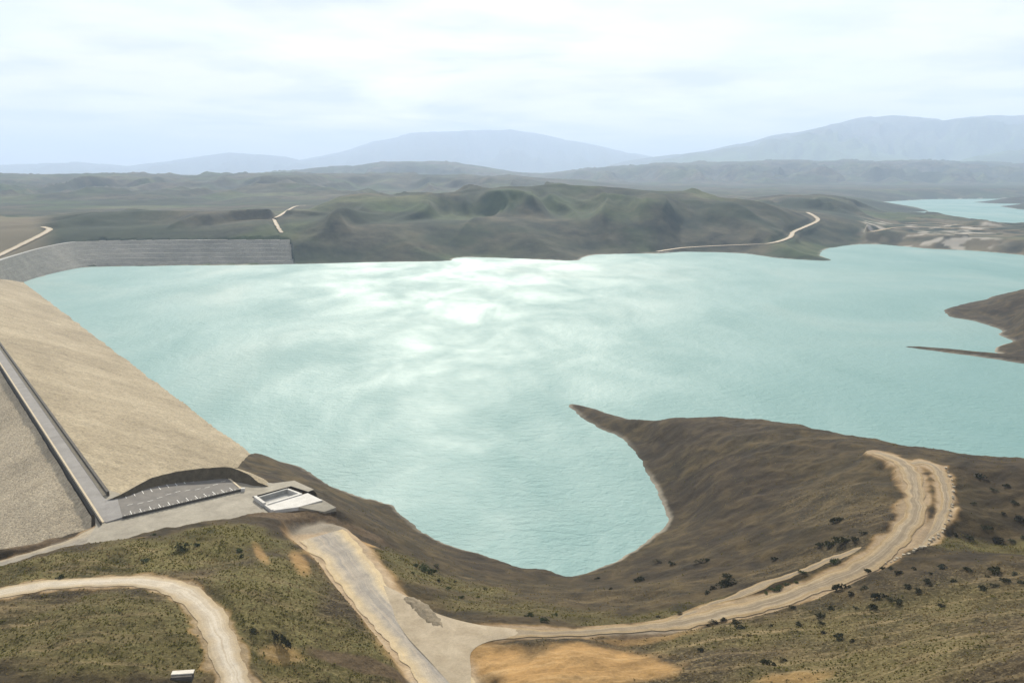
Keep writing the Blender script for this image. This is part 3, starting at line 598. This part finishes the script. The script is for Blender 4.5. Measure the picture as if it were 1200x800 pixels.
def build_road(Rd):
    C, cols = Rd['C'], Rd['cols']; n = len(C); T = np.gradient(C[:, :2], axis=0); T /= np.linalg.norm(T, axis=1)[:, None] + 1e-9
    Nn = np.stack([T[:, 1], -T[:, 0]], 1); acc = np.concatenate([[0], np.cumsum(np.linalg.norm(np.diff(C[:, :2], axis=0), axis=1))])
    jl = fbm(acc, acc * 0 + 3, 9, 3, 101) * Rd['edge'] * 1.6; jr = fbm(acc, acc * 0 + 40, 9, 3, 102) * Rd['edge'] * 1.6
    v, uv = [], []
    for i in range(n):
        for k in range(cols):
            u = k / (cols - 1); off = -(C[i, 3] / 2 + jl[i]) * (1 - u) + (C[i, 3] / 2 + jr[i]) * u
            z = C[i, 2] + Rd['lift'] - .10 * (2 * u - 1) ** 4 + .025 * math.sin(u * 25)
            v.append((C[i, 0] + Nn[i, 0] * off, C[i, 1] + Nn[i, 1] * off, z)); uv.append((u, acc[i]))
    f = [(i * cols + k, i * cols + k + 1, (i + 1) * cols + k + 1, (i + 1) * cols + k) for i in range(n - 1) for k in range(cols - 1)]
    o = mesh_obj(Rd['name'], v, f, M[Rd['mat']], smooth=True); me = o.data; me.flip_normals()
    l = me.uv_layers.new(name='UVMap')
    vi = np.empty(len(me.loops), np.int32); me.loops.foreach_get('vertex_index', vi); l.data.foreach_set('uv', np.array(uv, np.float32)[vi].reshape(-1))
    o['kind'] = 'structure'; return o
for k, Rd in enumerate(ROADS):
    build_road(Rd)

# ------------------------------------------------------------------ paved terrace at the dam's end, junction gravel
tag(mesh_obj('terrace_pavement', [(p[0], p[1], 54.72 + .004 * i % .01) for i, p in enumerate(pave)][::-1], [tuple(range(len(pave)))], M['pave']), kind='structure')
J = spline([(*at(x, y, z), 0) for x, y, z in [(445, 682, 47.6), (478, 699, 46.8), (512, 718, 45.8), (560, 731, 44.9), (612, 737, 44.7), (610, 745, 44.7), (572, 751, 44.8), (552, 764, 44.6), (552, 790, 44.1), (545, 815, 43.4), (500, 770, 44.8), (470, 735, 45.9), (445, 682, 47.6)]], 2.0)[:-1, :3]
c_ = J.mean(0); v = [tuple(c_ + np.array([0, 0, .2]))]; f = []; n = len(J)
for k in range(1, 6): v += [tuple(c_ + (q - c_) * k / 5 + np.array([0, 0, .16 if k < 5 else -.1])) for q in J]
f = [(0, 1 + i, 1 + (i + 1) % n) for i in range(n)] + [(1 + (k - 1) * n + i, 1 + k * n + i, 1 + k * n + (i + 1) % n, 1 + (k - 1) * n + (i + 1) % n) for k in range(1, 5) for i in range(n)]
tag(mesh_obj('junction_gravel', v, f, M['junction'], smooth=True), kind='structure')
# ------------------------------------------------------------------ water
def outset(poly, d):
    n = len(poly); area = .5 * sum(poly[i][0] * poly[(i + 1) % n][1] - poly[(i + 1) % n][0] * poly[i][1] for i in range(n)); s = 1 if area > 0 else -1; out = []
    for i in range(n):
        e1 = poly[i] - poly[i - 1]; e2 = poly[(i + 1) % n] - poly[i]; t = e1 / np.linalg.norm(e1) + e2 / np.linalg.norm(e2); t /= np.linalg.norm(t) + 1e-9
        out.append(poly[i] + s * np.array([t[1], -t[0]]) * d)
    return out, s
for nm, poly, d in (('reservoir_water', lake, 7), ('far_reservoir_water', flake, 14)):
    pts, s = outset(poly, d); pts = pts if s > 0 else pts[::-1]
    tag(mesh_obj(nm, [(p[0], p[1], 0) for p in pts], [tuple(range(len(pts)))], M['water']), kind='structure')

# ------------------------------------------------------------------ main dam
def strip(name, s0, s1, ds, prof, mat, parent, jitter=0.0, seed=0, smooth=True):
    """a sheet swept along the crest; prof = list of (offset, z)"""
    n = max(2, int((s1 - s0) / ds)); S = np.linspace(s0, s1, n + 1); pr = np.array(prof); v = []
    for s in S:
        for o, z in pr: p = dam_pt(s, o); v.append((p[0], p[1], z))
    v = np.array(v)
    if jitter: v[:, 2] += jitter * fbm(v[:, 0], v[:, 1], 6, 3, seed, .7) + 1.6 * jitter * fbm(v[:, 0], v[:, 1], 45, 3, seed + 3)
    m = len(pr); f = [(i * m + k, (i + 1) * m + k, (i + 1) * m + k + 1, i * m + k + 1) for i in range(n) for k in range(m - 1)]
    return mesh_obj(name, v - np.array(parent.location), f, mat, parent, smooth)
dam = tag(empty('rockfill_dam', (*dam_pt(0, -5), CREST_Z)), 'long tan rockfill embankment dam with an asphalt crest road', 'dam')
bpy.context.view_layer.update()
oo = np.linspace(.9, 185, 75); strip('upstream_face', -8, DAM_L, 3.2, [(o, CREST_Z - .3 - o / UP_S) for o in oo], M['up'], dam, .5, 3)
oo = np.linspace(-CREST_W - .9, -170, 40); strip('downstream_face', -40, DAM_L, 4, [(o, CREST_Z - 1.6 + (o + CREST_W) / DN_S) for o in oo], M['down'], dam, .5, 9)
strip('crest_road', -34, DAM_L, 20, [(-CREST_W + 1.9, CREST_Z), (-5.05, CREST_Z + .08), (-1.9, CREST_Z)], M['crest'], dam)
def solid_strip(name, s0, s1, o0, o1, z0, z1, mat):
    b = MB(); b.prism([dam_pt(s0, o0), dam_pt(s0, o1), dam_pt(s1, o1), dam_pt(s1, o0)][::-1], z0, z1); return b.build(name, mat, dam, tuple(dam.location))
solid_strip('kerb', -34, DAM_L, -CREST_W + .5, -CREST_W + 1.9, CREST_Z - .6, CREST_Z + .16, M['kerb'])
solid_strip('kerb', 2, DAM_L, -1.9, -.4, CREST_Z - .6, CREST_Z + .16, M['kerb'])
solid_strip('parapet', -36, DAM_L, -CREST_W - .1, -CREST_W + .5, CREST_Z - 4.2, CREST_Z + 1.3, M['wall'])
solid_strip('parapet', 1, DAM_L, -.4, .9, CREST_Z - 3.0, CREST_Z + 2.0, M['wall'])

# ------------------------------------------------------------------ parking terrace beside the crest
LZ = CREST_Z + .55
c1, c2, c3, c4 = at(137, 581, LZ)[:2], at(257, 551.5, LZ)[:2], at(282.5, 573, LZ)[:2], at(143.5, 605.5, LZ)[:2]
lot = tag(empty('parking_terrace', (*((c1 + c2 + c3 + c4) / 4), CREST_Z)), 'raised asphalt parking terrace with white bay lines beside the dam crest', 'parking terrace')
bpy.context.view_layer.update(); lo_ = tuple(lot.location)
MB().prism([c4, c3, c2, c1], CREST_Z - 6, LZ).build('slab', M['lot'], lot, lo_)
MB().prism([c1, c4, at(124, 612, CREST_Z)[:2], at(124, 586, CREST_Z)[:2]][::-1], CREST_Z - 3, [CREST_Z + .12, CREST_Z + .12, LZ - .02, LZ - .02][::1]).build('entry_apron', M['crest'], lot, lo_)
def lerp(a, b, t): return a + (b - a) * t
def lotp(u, w): return lerp(lerp(c1, c2, u), lerp(c4, c3, u), w)
e = .012
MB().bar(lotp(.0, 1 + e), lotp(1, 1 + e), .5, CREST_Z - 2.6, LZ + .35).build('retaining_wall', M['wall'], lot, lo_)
MB().bar(lotp(1.004, 0), lotp(1.004, 1), .9, CREST_Z - 2.4, LZ + .22).build('edge_kerb', M['kerb'], lot, lo_)
for i in range(12):
    u = .07 + i * .078
    MB().bar(lotp(u, .035), lotp(u + .004, .20), .22, LZ + .002, LZ + .02).build('bay_line', M['paint'], lot, lo_)
    MB().bar(lotp(u, .82), lotp(u + .004, .97), .22, LZ + .002, LZ + .02).build('bay_line', M['paint'], lot, lo_)
for i in range(11):
    u = .06 + i * .085; MB().bar(lotp(u, .53 + .06 * math.sin(i)), lotp(u + .05, .53 + .06 * math.sin(i)), .2, LZ + .002, LZ + .02).build('centre_line', M['paint'], lot, lo_)
for i in range(26):
    p = lotp((i + .5) / 26, 1 + e); d = (c3 - c4) / np.linalg.norm(c3 - c4) * .28; MB().bar(p - d, p + d, .5, LZ + .35, LZ + .8).build('coping_block', M['conc'], lot, lo_)
p = lotp(1.01, 1.03); MB().bar(p - np.array([.9, 0]), p + np.array([.9, .3]), 1.6, CREST_Z - 1, LZ + .7).build('corner_block', M['white'], lot, lo_)

# rubble heap left in the junction
hp = spline([(*at(x, y, z), 0) for x, y, z in [(474, 699, 46.9), (490, 709, 46.5), (503, 722, 46.0), (513, 733, 45.5), (519, 741, 45.1)]], 1.2)[:, :3]; v = []
for i, q in enumerate(hp):
    t_ = hp[min(i + 1, len(hp) - 1)] - hp[max(i - 1, 0)]; nrm = np.array([t_[1], -t_[0]]) / np.hypot(t_[0], t_[1]); e_ = math.sin(math.pi * i / (len(hp) - 1)) ** .5
    for k in range(9):
        u = k / 4 - 1; wd = 2.6 * e_ + .8 * random.random() + .4; v.append((q[0] + nrm[0] * u * wd + random.uniform(-.3, .3), q[1] + nrm[1] * u * wd + random.uniform(-.3, .3), q[2] - .1 + 1.0 * e_ * (1 - u * u) * (.3 + 1.0 * random.random())))
tag(mesh_obj('rubble_heap', np.array(v) - hp[0], [(i * 9 + k, i * 9 + k + 1, (i + 1) * 9 + k + 1, (i + 1) * 9 + k) for i in range(len(hp) - 1) for k in range(8)], M['rubble'], smooth=True), 'long low brown rubble heap beside the wide road at the junction', 'rubble heap').location = tuple(hp[0])
# curved earth bank behind the terrace
top_px = [(132, 583, 56.2), (147, 576.5, 57.4), (175, 561, 59.2), (210, 552, 60.4), (245, 548, 61), (270, 547.5, 60.6), (290, 555, 59), (302, 564, 56.8), (318, 571, 54.4)]
top = spline([(*at(*q), 0) for q in top_px], 1.5)[:, :3]
foot = []
cen = lotp(.5, .5)
for q in top:
    d = cen - q[:2]; d /= np.linalg.norm(d); drop = q[2] - (CREST_Z - 1.5); foot.append((q[0] + d[0] * drop * .75, q[1] + d[1] * drop * .75, CREST_Z - 1.5))
v = []; m = 9
for q, g in zip(top, np.array(foot)):
    for k in range(m):
        t = k / (m - 1); p = g + (q - g) * t; v.append(p)
    d = (q[:2] - cen) / np.linalg.norm(q[:2] - cen)
    for k in range(1, 13): v.append(np.array([q[0] + d[0] * k * 3.2, q[1] + d[1] * k * 3.2, q[2] - .25 * k - (k * 3.2) ** 1.3 / 4.2]))
v = np.array(v); v[:, 2] += .25 * fbm(v[:, 0], v[:, 1], 5, 3, 77); W_ = m + 12; n = len(top)
f_in = [(i * W_ + k, (i + 1) * W_ + k, (i + 1) * W_ + k + 1, i * W_ + k + 1) for i in range(n - 1) for k in range(m - 1)]
f_out = [(i * W_ + k, (i + 1) * W_ + k, (i + 1) * W_ + k + 1, i * W_ + k + 1) for i in range(n - 1) for k in range(m - 1, W_ - 1)]
bk = tag(empty('earth_bank', tuple(v[0])), 'dark curved earth bank topped with pale rockfill behind the parking terrace', 'bank')
bpy.context.view_layer.update()
for nm, ff, mt in (('inner_slope', f_in, M['bank']), ('outer_slope', f_out, M['up'])):
    us = sorted({i for q in ff for i in q}); mp = {i: k for k, i in enumerate(us)}
    mesh_obj(nm, v[us] - v[0], [tuple(mp[i] for i in q) for q in ff], mt, bk, True)

# ------------------------------------------------------------------ concrete inlet structure
IZ = 55.2
q1, q2, q3, q4 = INLET
inl = tag(empty('spillway_inlet', (*((q1 + q3) / 2), IZ - 4)), 'white concrete spillway inlet with a sunken dark basin beside the access road', 'spillway inlet')
bpy.context.view_layer.update(); il = tuple(inl.location)
MB().prism([q4, q3, q2, q1], IZ - 6, IZ - 1.7).build('basin_floor', M['greyc'], inl, il)
MB().bar(q1, q4, 1.5, IZ - 6, IZ + 1.4).build('end_wall', M['white'], inl, il)
MB().bar(q1 + (q2 - q1) * .03, q2, 1.2, IZ - 6, IZ + .35).build('rear_wall', M['greyc'], inl, il)
MB().bar(q2, q3, 1.2, IZ - 6, IZ + .3).build('side_wall', M['white'], inl, il)
MB().bar(q4 + (q3 - q4) * .04, q3, 1.6, IZ - 6, IZ + .5).build('front_wall', M['white'], inl, il)
d_ = (q4 - q1) / np.linalg.norm(q4 - q1)
a_, b_ = q4 + d_ * .9, q3 + d_ * .9 + (q3 - q4) * .16
MB().prism([a_, a_ + d_ * 7.5, at(349, 594, IZ)[:2], at(378, 586, IZ)[:2], b_], IZ - 5, IZ + .1).build('apron_slab', M['white'], inl, il)
MB().prism([at(x, y, z)[:2] for x, y, z in [(350, 594.5, 55), (380, 600, 52.5), (394, 595, 52.5), (377, 585, 55)]], [49, 47, 47, 49], [55.25, 52.8, 52.8, 55.25]).build('chute_slab', M['pave'], inl, il)
MB().bar(q4 + d_ * 1.2, q4 + d_ * 9.2, 1.0, IZ - 5, IZ + .8).build('wing_wall', M['white'], inl, il)

# guard blocks along the platform edge
for i in range(14):
    p = lerp(at(279, 611.5, 55), at(316, 602.5, 55), i / 13); b = MB(); d = np.array([.8, .35]) * (.75 + .25 * random.random())
    b.bar(p[:2] - d, p[:2] + d, .8, -.3, .75 + .2 * random.random()); g = b.build('guard_block', M['stone'], None, (p[0], p[1], 0)); g.location = (p[0], p[1], ground_z(p[0], p[1]))
    tag(g, 'small pale guard block in the row along the platform edge below the spillway inlet', 'guard block', 'guard blocks by the inlet')

# ------------------------------------------------------------------ saddle dam across the bay
sad = tag(empty('saddle_dam', tuple(at(220, 311, 0))), 'grey benched saddle dam across the far bay on the left', 'dam')
bpy.context.view_layer.update(); so = np.array(sad.location)
crest = spline([(*at(*q), 0) for q in SADDLE_C2], 12)[:, :3]; base = spline([(*at(*q), 0) for q in SADDLE_B2], 12)[:, :3]
n = 120
crest, base = resample2(crest, n), resample2(base, n); NB = 6
for k in range(NB):
    t0, t1 = k / NB, (k + 1) / NB; v = []
    for c, g in zip(crest, base):
        a, b = lerp(g, c, t0), lerp(g, c, t1); v += [a, lerp(a, b, .45) + np.array([0, 0, 1.2]), lerp(a, b, .72) + np.array([0, 0, 2.0]), np.array([*lerp(a, b, 1.0)[:2], lerp(a, b, 1.0)[2]])]
    v = np.array(v); v[:, 2] += .6 * fbm(v[:, 0], v[:, 1], 30, 3, 120 + k)
    f = [(i * 4 + j, (i + 1) * 4 + j, (i + 1) * 4 + j + 1, i * 4 + j + 1) for i in range(n - 1) for j in range(3)]
    o = mesh_obj('bench', v - so, [t_[::-1] for t_ in f], M['saddle'], sad, False)
v = []
for c, g in zip(crest, base):
    d = (c - g)[:2]; d /= np.linalg.norm(d); v += [c + np.array([0, 0, .3]), np.array([c[0] + d[0] * 9, c[1] + d[1] * 9, c[2] + .3]), np.array([c[0] + d[0] * 30, c[1] + d[1] * 30, c[2] - 9])]
mesh_obj('crest_road', np.array(v) - so, [(i * 3 + j, i * 3 + j + 1, (i + 1) * 3 + j + 1, (i + 1) * 3 + j) for i in range(n - 1) for j in range(2)], M['greyc'], sad)

# ------------------------------------------------------------------ shrubs
def shrub_mesh(name, mat, seed, n=150, flat=.62):
    r = random.Random(seed); v, f = [], []
    lob = [(r.uniform(-.6, .6), r.uniform(-.6, .6), r.uniform(.15, .55), r.uniform(.3, .55)) for _ in range(6)]
    for k in range(n):
        lx, ly, lz, lr = r.choice(lob); d = Vector((r.gauss(0, 1), r.gauss(0, 1), r.gauss(0, 1))).normalized() * lr * r.uniform(.55, 1.1)
        c = Vector((lx, ly, lz * flat)) + Vector((d.x, d.y, abs(d.z) * flat * 1.1)); a = Vector((r.gauss(0, 1), r.gauss(0, 1), r.gauss(0, 1))).normalized(); b = a.orthogonal().normalized()
        s = r.uniform(.09, .19); i = len(v); v += [c - a * s, c + b * s * .7, c + a * s, c - b * s * .7]; f.append((i, i + 1, i + 2, i + 3))
    me = bpy.data.meshes.new(name); me.from_pydata([tuple(q) for q in v], [], f); me.materials.append(mat); return me
SH = {('d', i): shrub_mesh('shrub_foliage', M['leaf_dark'], i) for i in range(5)}
SH.update({('g', i): shrub_mesh('shrub_foliage', M['leaf'], 20 + i) for i in range(5)})
def shrub(px, py, w, label, group, kind='d', h=.62, ly=1.0, rot=None):
    p = hit(px, py, 150, 1500)
    if p is None: return
    o = link(bpy.data.objects.new('shrub', SH[(kind, random.randrange(5))])); s = w * random.uniform(.7, 1.4) * math.hypot(p[0], p[1]) / F / 2
    o.location = (p[0], p[1], p[2] - .12); o.scale = (s, s * ly, s * h / .62); o.rotation_euler = (0, 0, rot if rot is not None else random.random() * 6.28)
    tag(o, label, 'shrub', group)
for x, y, w in [(1018, 670, 9), (1034, 667, 11), (1044, 666, 10), (1052, 672, 9), (1072, 668, 9), (1090, 672, 10), (1104, 665, 14), (1134, 668, 14), (1158, 676, 10), (1168, 671, 14), (1177, 681, 11), (1188, 673, 14), (1196, 683, 10), (1149, 690, 12), (1165, 686, 9), (1116, 681, 9)]:
    shrub(x, y, w, 'dark shrub in the scatter on the slope right of the road bend', 'shrubs on the right slope')
for x, y, w in [(985, 690, 18), (996, 696, 14), (1012, 690, 13), (1030, 700, 16), (1042, 702, 12), (1054, 706, 12), (1022, 713, 14), (1003, 712, 10), (975, 714, 10), (960, 723, 14), (962, 731, 12), (937, 732, 10), (964, 742, 11), (985, 748, 18), (999, 751, 8), (1062, 688, 13), (1074, 692, 10), (1088, 682, 10), (1104, 710, 9)]:
    shrub(x, y, w, 'low dark shrub in the clump just below the climbing dirt road', 'shrubs below the road')
for x, y, w in [(928, 712, 12), (866, 736, 11), (830, 733, 8), (903, 733, 10), (822, 762, 10), (774, 770, 7), (900, 778, 16), (918, 774, 10), (878, 745, 8), (848, 726, 10), (836, 730, 12), (863, 729, 10)]:
    shrub(x, y, w, 'lone dark shrub on the bare hillside in front of the valley road', 'shrubs on the front hillside')
for x, y, w in [(898, 695, 10), (907, 692, 14), (915, 690, 13), (923, 686, 13), (932, 683, 11), (940, 671, 9), (978, 659, 11)]:
    shrub(x, y, w, 'green shrub on the strip between the two lanes of the climbing road', 'shrubs between the lanes', 'g')
for x, y, w in [(960, 640, 16), (973, 639, 18), (987, 637, 18), (1000, 633, 16), (1012, 625, 12), (980, 611, 13), (985, 609, 9)]:
    shrub(x, y, w, 'dark shrub in the row under the upper road on the peninsula slope', 'shrubs under the upper road')
for x, y, w in [(770, 660, 12), (788, 661, 13), (818, 660, 12), (827, 657, 10), (748, 680, 12), (772, 723, 9), (797, 719, 8), (835, 690, 16), (848, 687, 18), (858, 684, 14), (828, 695, 12), (908, 656, 12), (716, 690, 9), (700, 678, 7), (853, 676, 10)]:
    shrub(x, y, w, 'dark shrub on the slope between the inlet water and the valley road', 'shrubs on the inlet slope')
for x, y, w in [(497, 668, 16), (506, 672, 14), (488, 664, 12), (514, 680, 10), (533, 682, 9), (525, 690, 11), (540, 700, 10), (568, 690, 9), (560, 700, 7), (620, 722, 12), (638, 728, 12), (650, 721, 9), (484, 672, 10), (512, 664, 9)]:
    shrub(x, y, w, 'green shrub on the grassy slope between the wide road and the lake', 'shrubs on the lake slope', 'g')
for x, y, w in [(1150, 560, 10), (1165, 575, 12), (1180, 570, 10), (1190, 590, 13), (1175, 602, 12), (1140, 590, 9), (1195, 610, 12), (1155, 620, 12), (1120, 627, 12), (1135, 630, 10), (1170, 636, 14), (1185, 634, 12), (1198, 630, 11)]:
    shrub(x, y, w, 'dark shrub on the shaded slope right of the guard stone lane', 'shrubs beyond the lane')
shrub(330, 752, 38, 'long black-green shrub standing in for a shadowed trench above the dirt road bend', None, 'd', .4, .30, -.95)  # stretched shrub added for its darkness where a shadowed trench lies
shrub(297, 741, 13, 'small dark shrub beside the dark trench stand-in on the grassy hill', None)
for x, y, w in [(281, 652, 10), (283, 645, 9), (70, 677, 14), (170, 657, 14), (215, 643, 16), (180, 627, 8), (230, 640, 12)]:
    shrub(x, y, w, 'dark green shrub on the brow of the grassy hill below the access road', 'shrubs on the hill brow', 'g')

# ------------------------------------------------------------------ grass tufts on the near slopes (uncountable)
def tufts(name, n, dens, mat, h0, h1, seed, label):
    g = np.random.default_rng(seed); iN = np.searchsorted(rr, 620)
    wgt = (dens[:iN] * (rr[:iN, None] ** 2) * (np.abs(az)[None] < .66) * (rr[:iN, None] > 170)); cw = np.cumsum(wgt.reshape(-1)); pk = np.searchsorted(cw, g.random(n) * cw[-1])
    i, j = np.unravel_index(pk, wgt.shape); j = np.clip(j, 0, NA - 2); i = np.clip(i, 0, NR - 2); u, w = g.random(n), g.random(n)
    z = (GZ[i, j] * (1 - u) + GZ[i + 1, j] * u) * (1 - w) + (GZ[i, j + 1] * (1 - u) + GZ[i + 1, j + 1] * u) * w
    r_ = rr[i] * (1 - u) + rr[i + 1] * u; a_ = az[j] * (1 - w) + az[j + 1] * w; P = np.stack([r_ * np.sin(a_), r_ * np.cos(a_), z - .08], 1)
    V = np.zeros((n, 3, 3, 3)); h = g.uniform(h0, h1, n)
    for k in range(3):
        th = g.random(n) * 6.28; d = np.stack([np.cos(th), np.sin(th), 0 * th], 1) * (h * g.uniform(.5, 1.0, n))[:, None]
        tip = np.stack([g.normal(0, .35, n) * h, g.normal(0, .35, n) * h, h], 1); V[:, k, 0] = P - d; V[:, k, 1] = P + d; V[:, k, 2] = P + tip
    V = V.reshape(-1, 3); me = bpy.data.meshes.new(name); me.vertices.add(len(V)); me.vertices.foreach_set('co', V.astype(np.float32).reshape(-1))
    me.loops.add(len(V)); me.loops.foreach_set('vertex_index', np.arange(len(V), dtype=np.int32)); me.polygons.add(len(V) // 3); me.polygons.foreach_set('loop_start', np.arange(0, len(V), 3, dtype=np.int32)); me.update(calc_edges=True)
    me.materials.append(mat); tag(link(bpy.data.objects.new(name, me)), label, 'grass', kind='stuff')
free = np.ones((NR, NA)) * (DW > 6) * np.clip(1 - SAND * 1.6, 0, 1) * np.clip(1 - CUT * 1.3, 0, 1)
for Rd in ROADS[:6]: idx_, dd_ = Rd['hit']; free[idx_] *= dd_ > 1.5
s2, o2 = dam_co(GX, GY); free *= ~((s2 > -45) & (o2 > -170) & (o2 < 190) & (GY > 360) & (GX < -90)); free *= sdf(GX, GY, np.array([p[:2] for p in pave])) > 2; free *= jd > 1.5
cl = np.zeros((NR, NA)); cl[:ii] = np.clip(.35 + 1.6 * fbm(GX[:ii], GY[:ii], 11, 4, 201, .65), 0, 1)
tufts('green_grass', 9000, free * cl * (.03 + GREEN), M['leaf_grass'], .25, .6, 5, 'scrubby green grass tufts over the near hillsides')
tufts('dry_grass', 12000, free * (1.1 - cl) * (.012 + .45 * DRY + .4 * GREEN), M['leaf_dry'], .2, .55, 6, 'dry yellow grass tufts over the near hillsides')
# ------------------------------------------------------------------ guard stones along the bypass lane
ONES = ['', 'first', 'second', 'third', 'fourth', 'fifth', 'sixth', 'seventh', 'eighth', 'ninth', 'tenth', 'eleventh', 'twelfth', 'thirteenth', 'fourteenth', 'fifteenth', 'sixteenth', 'seventeenth', 'eighteenth', 'nineteenth']
def NTH(k): return ONES[k] if k < 20 else {20: 'twentieth', 30: 'thirtieth', 40: 'fortieth'}[k] if k % 10 == 0 else ['twenty', 'thirty', 'forty'][k // 10 - 2] + '-' + ONES[k % 10]
gs = spline([(x, y, 0) for x, y in [(1108, 548), (1115, 562), (1118, 576), (1117, 590), (1113, 604), (1106, 619), (1098, 629), (1087, 637), (1074, 645), (1056, 653), (1039, 660)]], 4.2)
for i, q in enumerate(gs):
    p = hit(q[0] + random.uniform(-1.5, 1.5), q[1] + random.uniform(-1.2, 1.2), 150, 1500); v = []
    if p is None: continue
    r_ = random.Random(i); w, h = r_.uniform(.35, .85), r_.uniform(.35, .8); b = MB(); b.prism([(-w, -w * .7), (w, -w * .8), (w * .9, w * .7), (-w * .8, w * .8)], -.4, [h * .9, h, h * .8, h * 1.1])
    o = b.build('guard_stone', M['stone']); o.location = tuple(p); o.rotation_euler = (0, 0, r_.random() * 3)
    tag(o, f'pale guard stone on the outer edge of the road bend, {["topmost", "uppermost but one"][i] if i < 2 else NTH(i + 1) + " from the top"}', 'guard stone', 'guard stones at the bend')

# ------------------------------------------------------------------ small concrete box by the dirt road
p = hit(214, 795); cb = tag(empty('culvert_box', tuple(p)), 'small concrete culvert box with a pale lid beside the dirt road', 'culvert')
bpy.context.view_layer.update()
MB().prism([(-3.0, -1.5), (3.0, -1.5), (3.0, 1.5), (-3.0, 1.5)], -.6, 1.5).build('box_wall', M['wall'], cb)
MB().prism([(-3.2, -.2), (3.2, -.2), (3.2, 1.8), (-3.2, 1.8)], 1.502, 1.8).build('lid', M['conc'], cb)
MB().prism([(-6.2, -3.2), (-1.0, -3.0), (-1.0, -2.2), (-6.2, -2.4)], -.4, .55).build('apron_sill', M['conc'], cb)
cb.rotation_euler = (0, 0, .12)

# ------------------------------------------------------------------ alike shrubs and stones are told apart by their order
ORD = ['first', 'second', 'third', 'fourth', 'fifth', 'sixth', 'seventh', 'eighth', 'ninth', 'tenth', 'eleventh', 'twelfth', 'thirteenth', 'fourteenth', 'fifteenth', 'sixteenth', 'seventeenth', 'eighteenth', 'nineteenth', 'twentieth']
PHRASE = {'shrubs on the right slope': ('dark shrub', 'on the slope right of the road bend'), 'shrubs below the road': ('low dark shrub', 'in the clump below the climbing road'),
          'shrubs on the front hillside': ('lone dark shrub', 'on the hillside in front of the valley road'), 'shrubs between the lanes': ('green shrub', 'on the strip between the two lanes'),
          'shrubs under the upper road': ('dark shrub', 'in the row above the upper track'), 'shrubs on the inlet slope': ('dark shrub', 'between the cove and the valley road'),
          'shrubs on the lake slope': ('green shrub', 'between the wide road and the lake'), 'shrubs beyond the lane': ('dark shrub', 'on the slope right of the guard stones'),
          'shrubs on the hill brow': ('green shrub', 'on the brow below the access road'), 'guard blocks by the inlet': ('pale guard block', 'in the row below the spillway inlet')}
for g, (what, where) in PHRASE.items():
    mem = sorted([o for o in SC.objects if o.get('group') == g], key=lambda o: o.location.x / o.location.y)
    for k, o in enumerate(mem): o['label'] = f'{what} {where}, {ORD[k]} from the left' if k < len(mem) - 1 else f'{what} {where}, rightmost of them'
# ------------------------------------------------------------------ haze
hz, nt, b, N, L = new_mat('haze'); nt.nodes.remove(b); pv = N('ShaderNodeVolumePrincipled'); out = [q for q in nt.nodes if q.type == 'OUTPUT_MATERIAL'][0]
pv.inputs['Color'].default_value = (.62, .77, 1.0, 1); pv.inputs['Density'].default_value = 5.0e-5; pv.inputs['Anisotropy'].default_value = .03
L(pv.outputs[0], out.inputs['Volume'])
zt = float(GZ.max()) + 60
h = MB().prism([(-66000, -2000), (66000, -2000), (66000, 66000), (-66000, 66000)], float(GZ.min()) - 80, max(zt, CAM_H + 60)).build('haze', hz); h['kind'] = 'stuff'
print('GZ', GZ.min(), GZ.max(), 'verts', NR, NA)
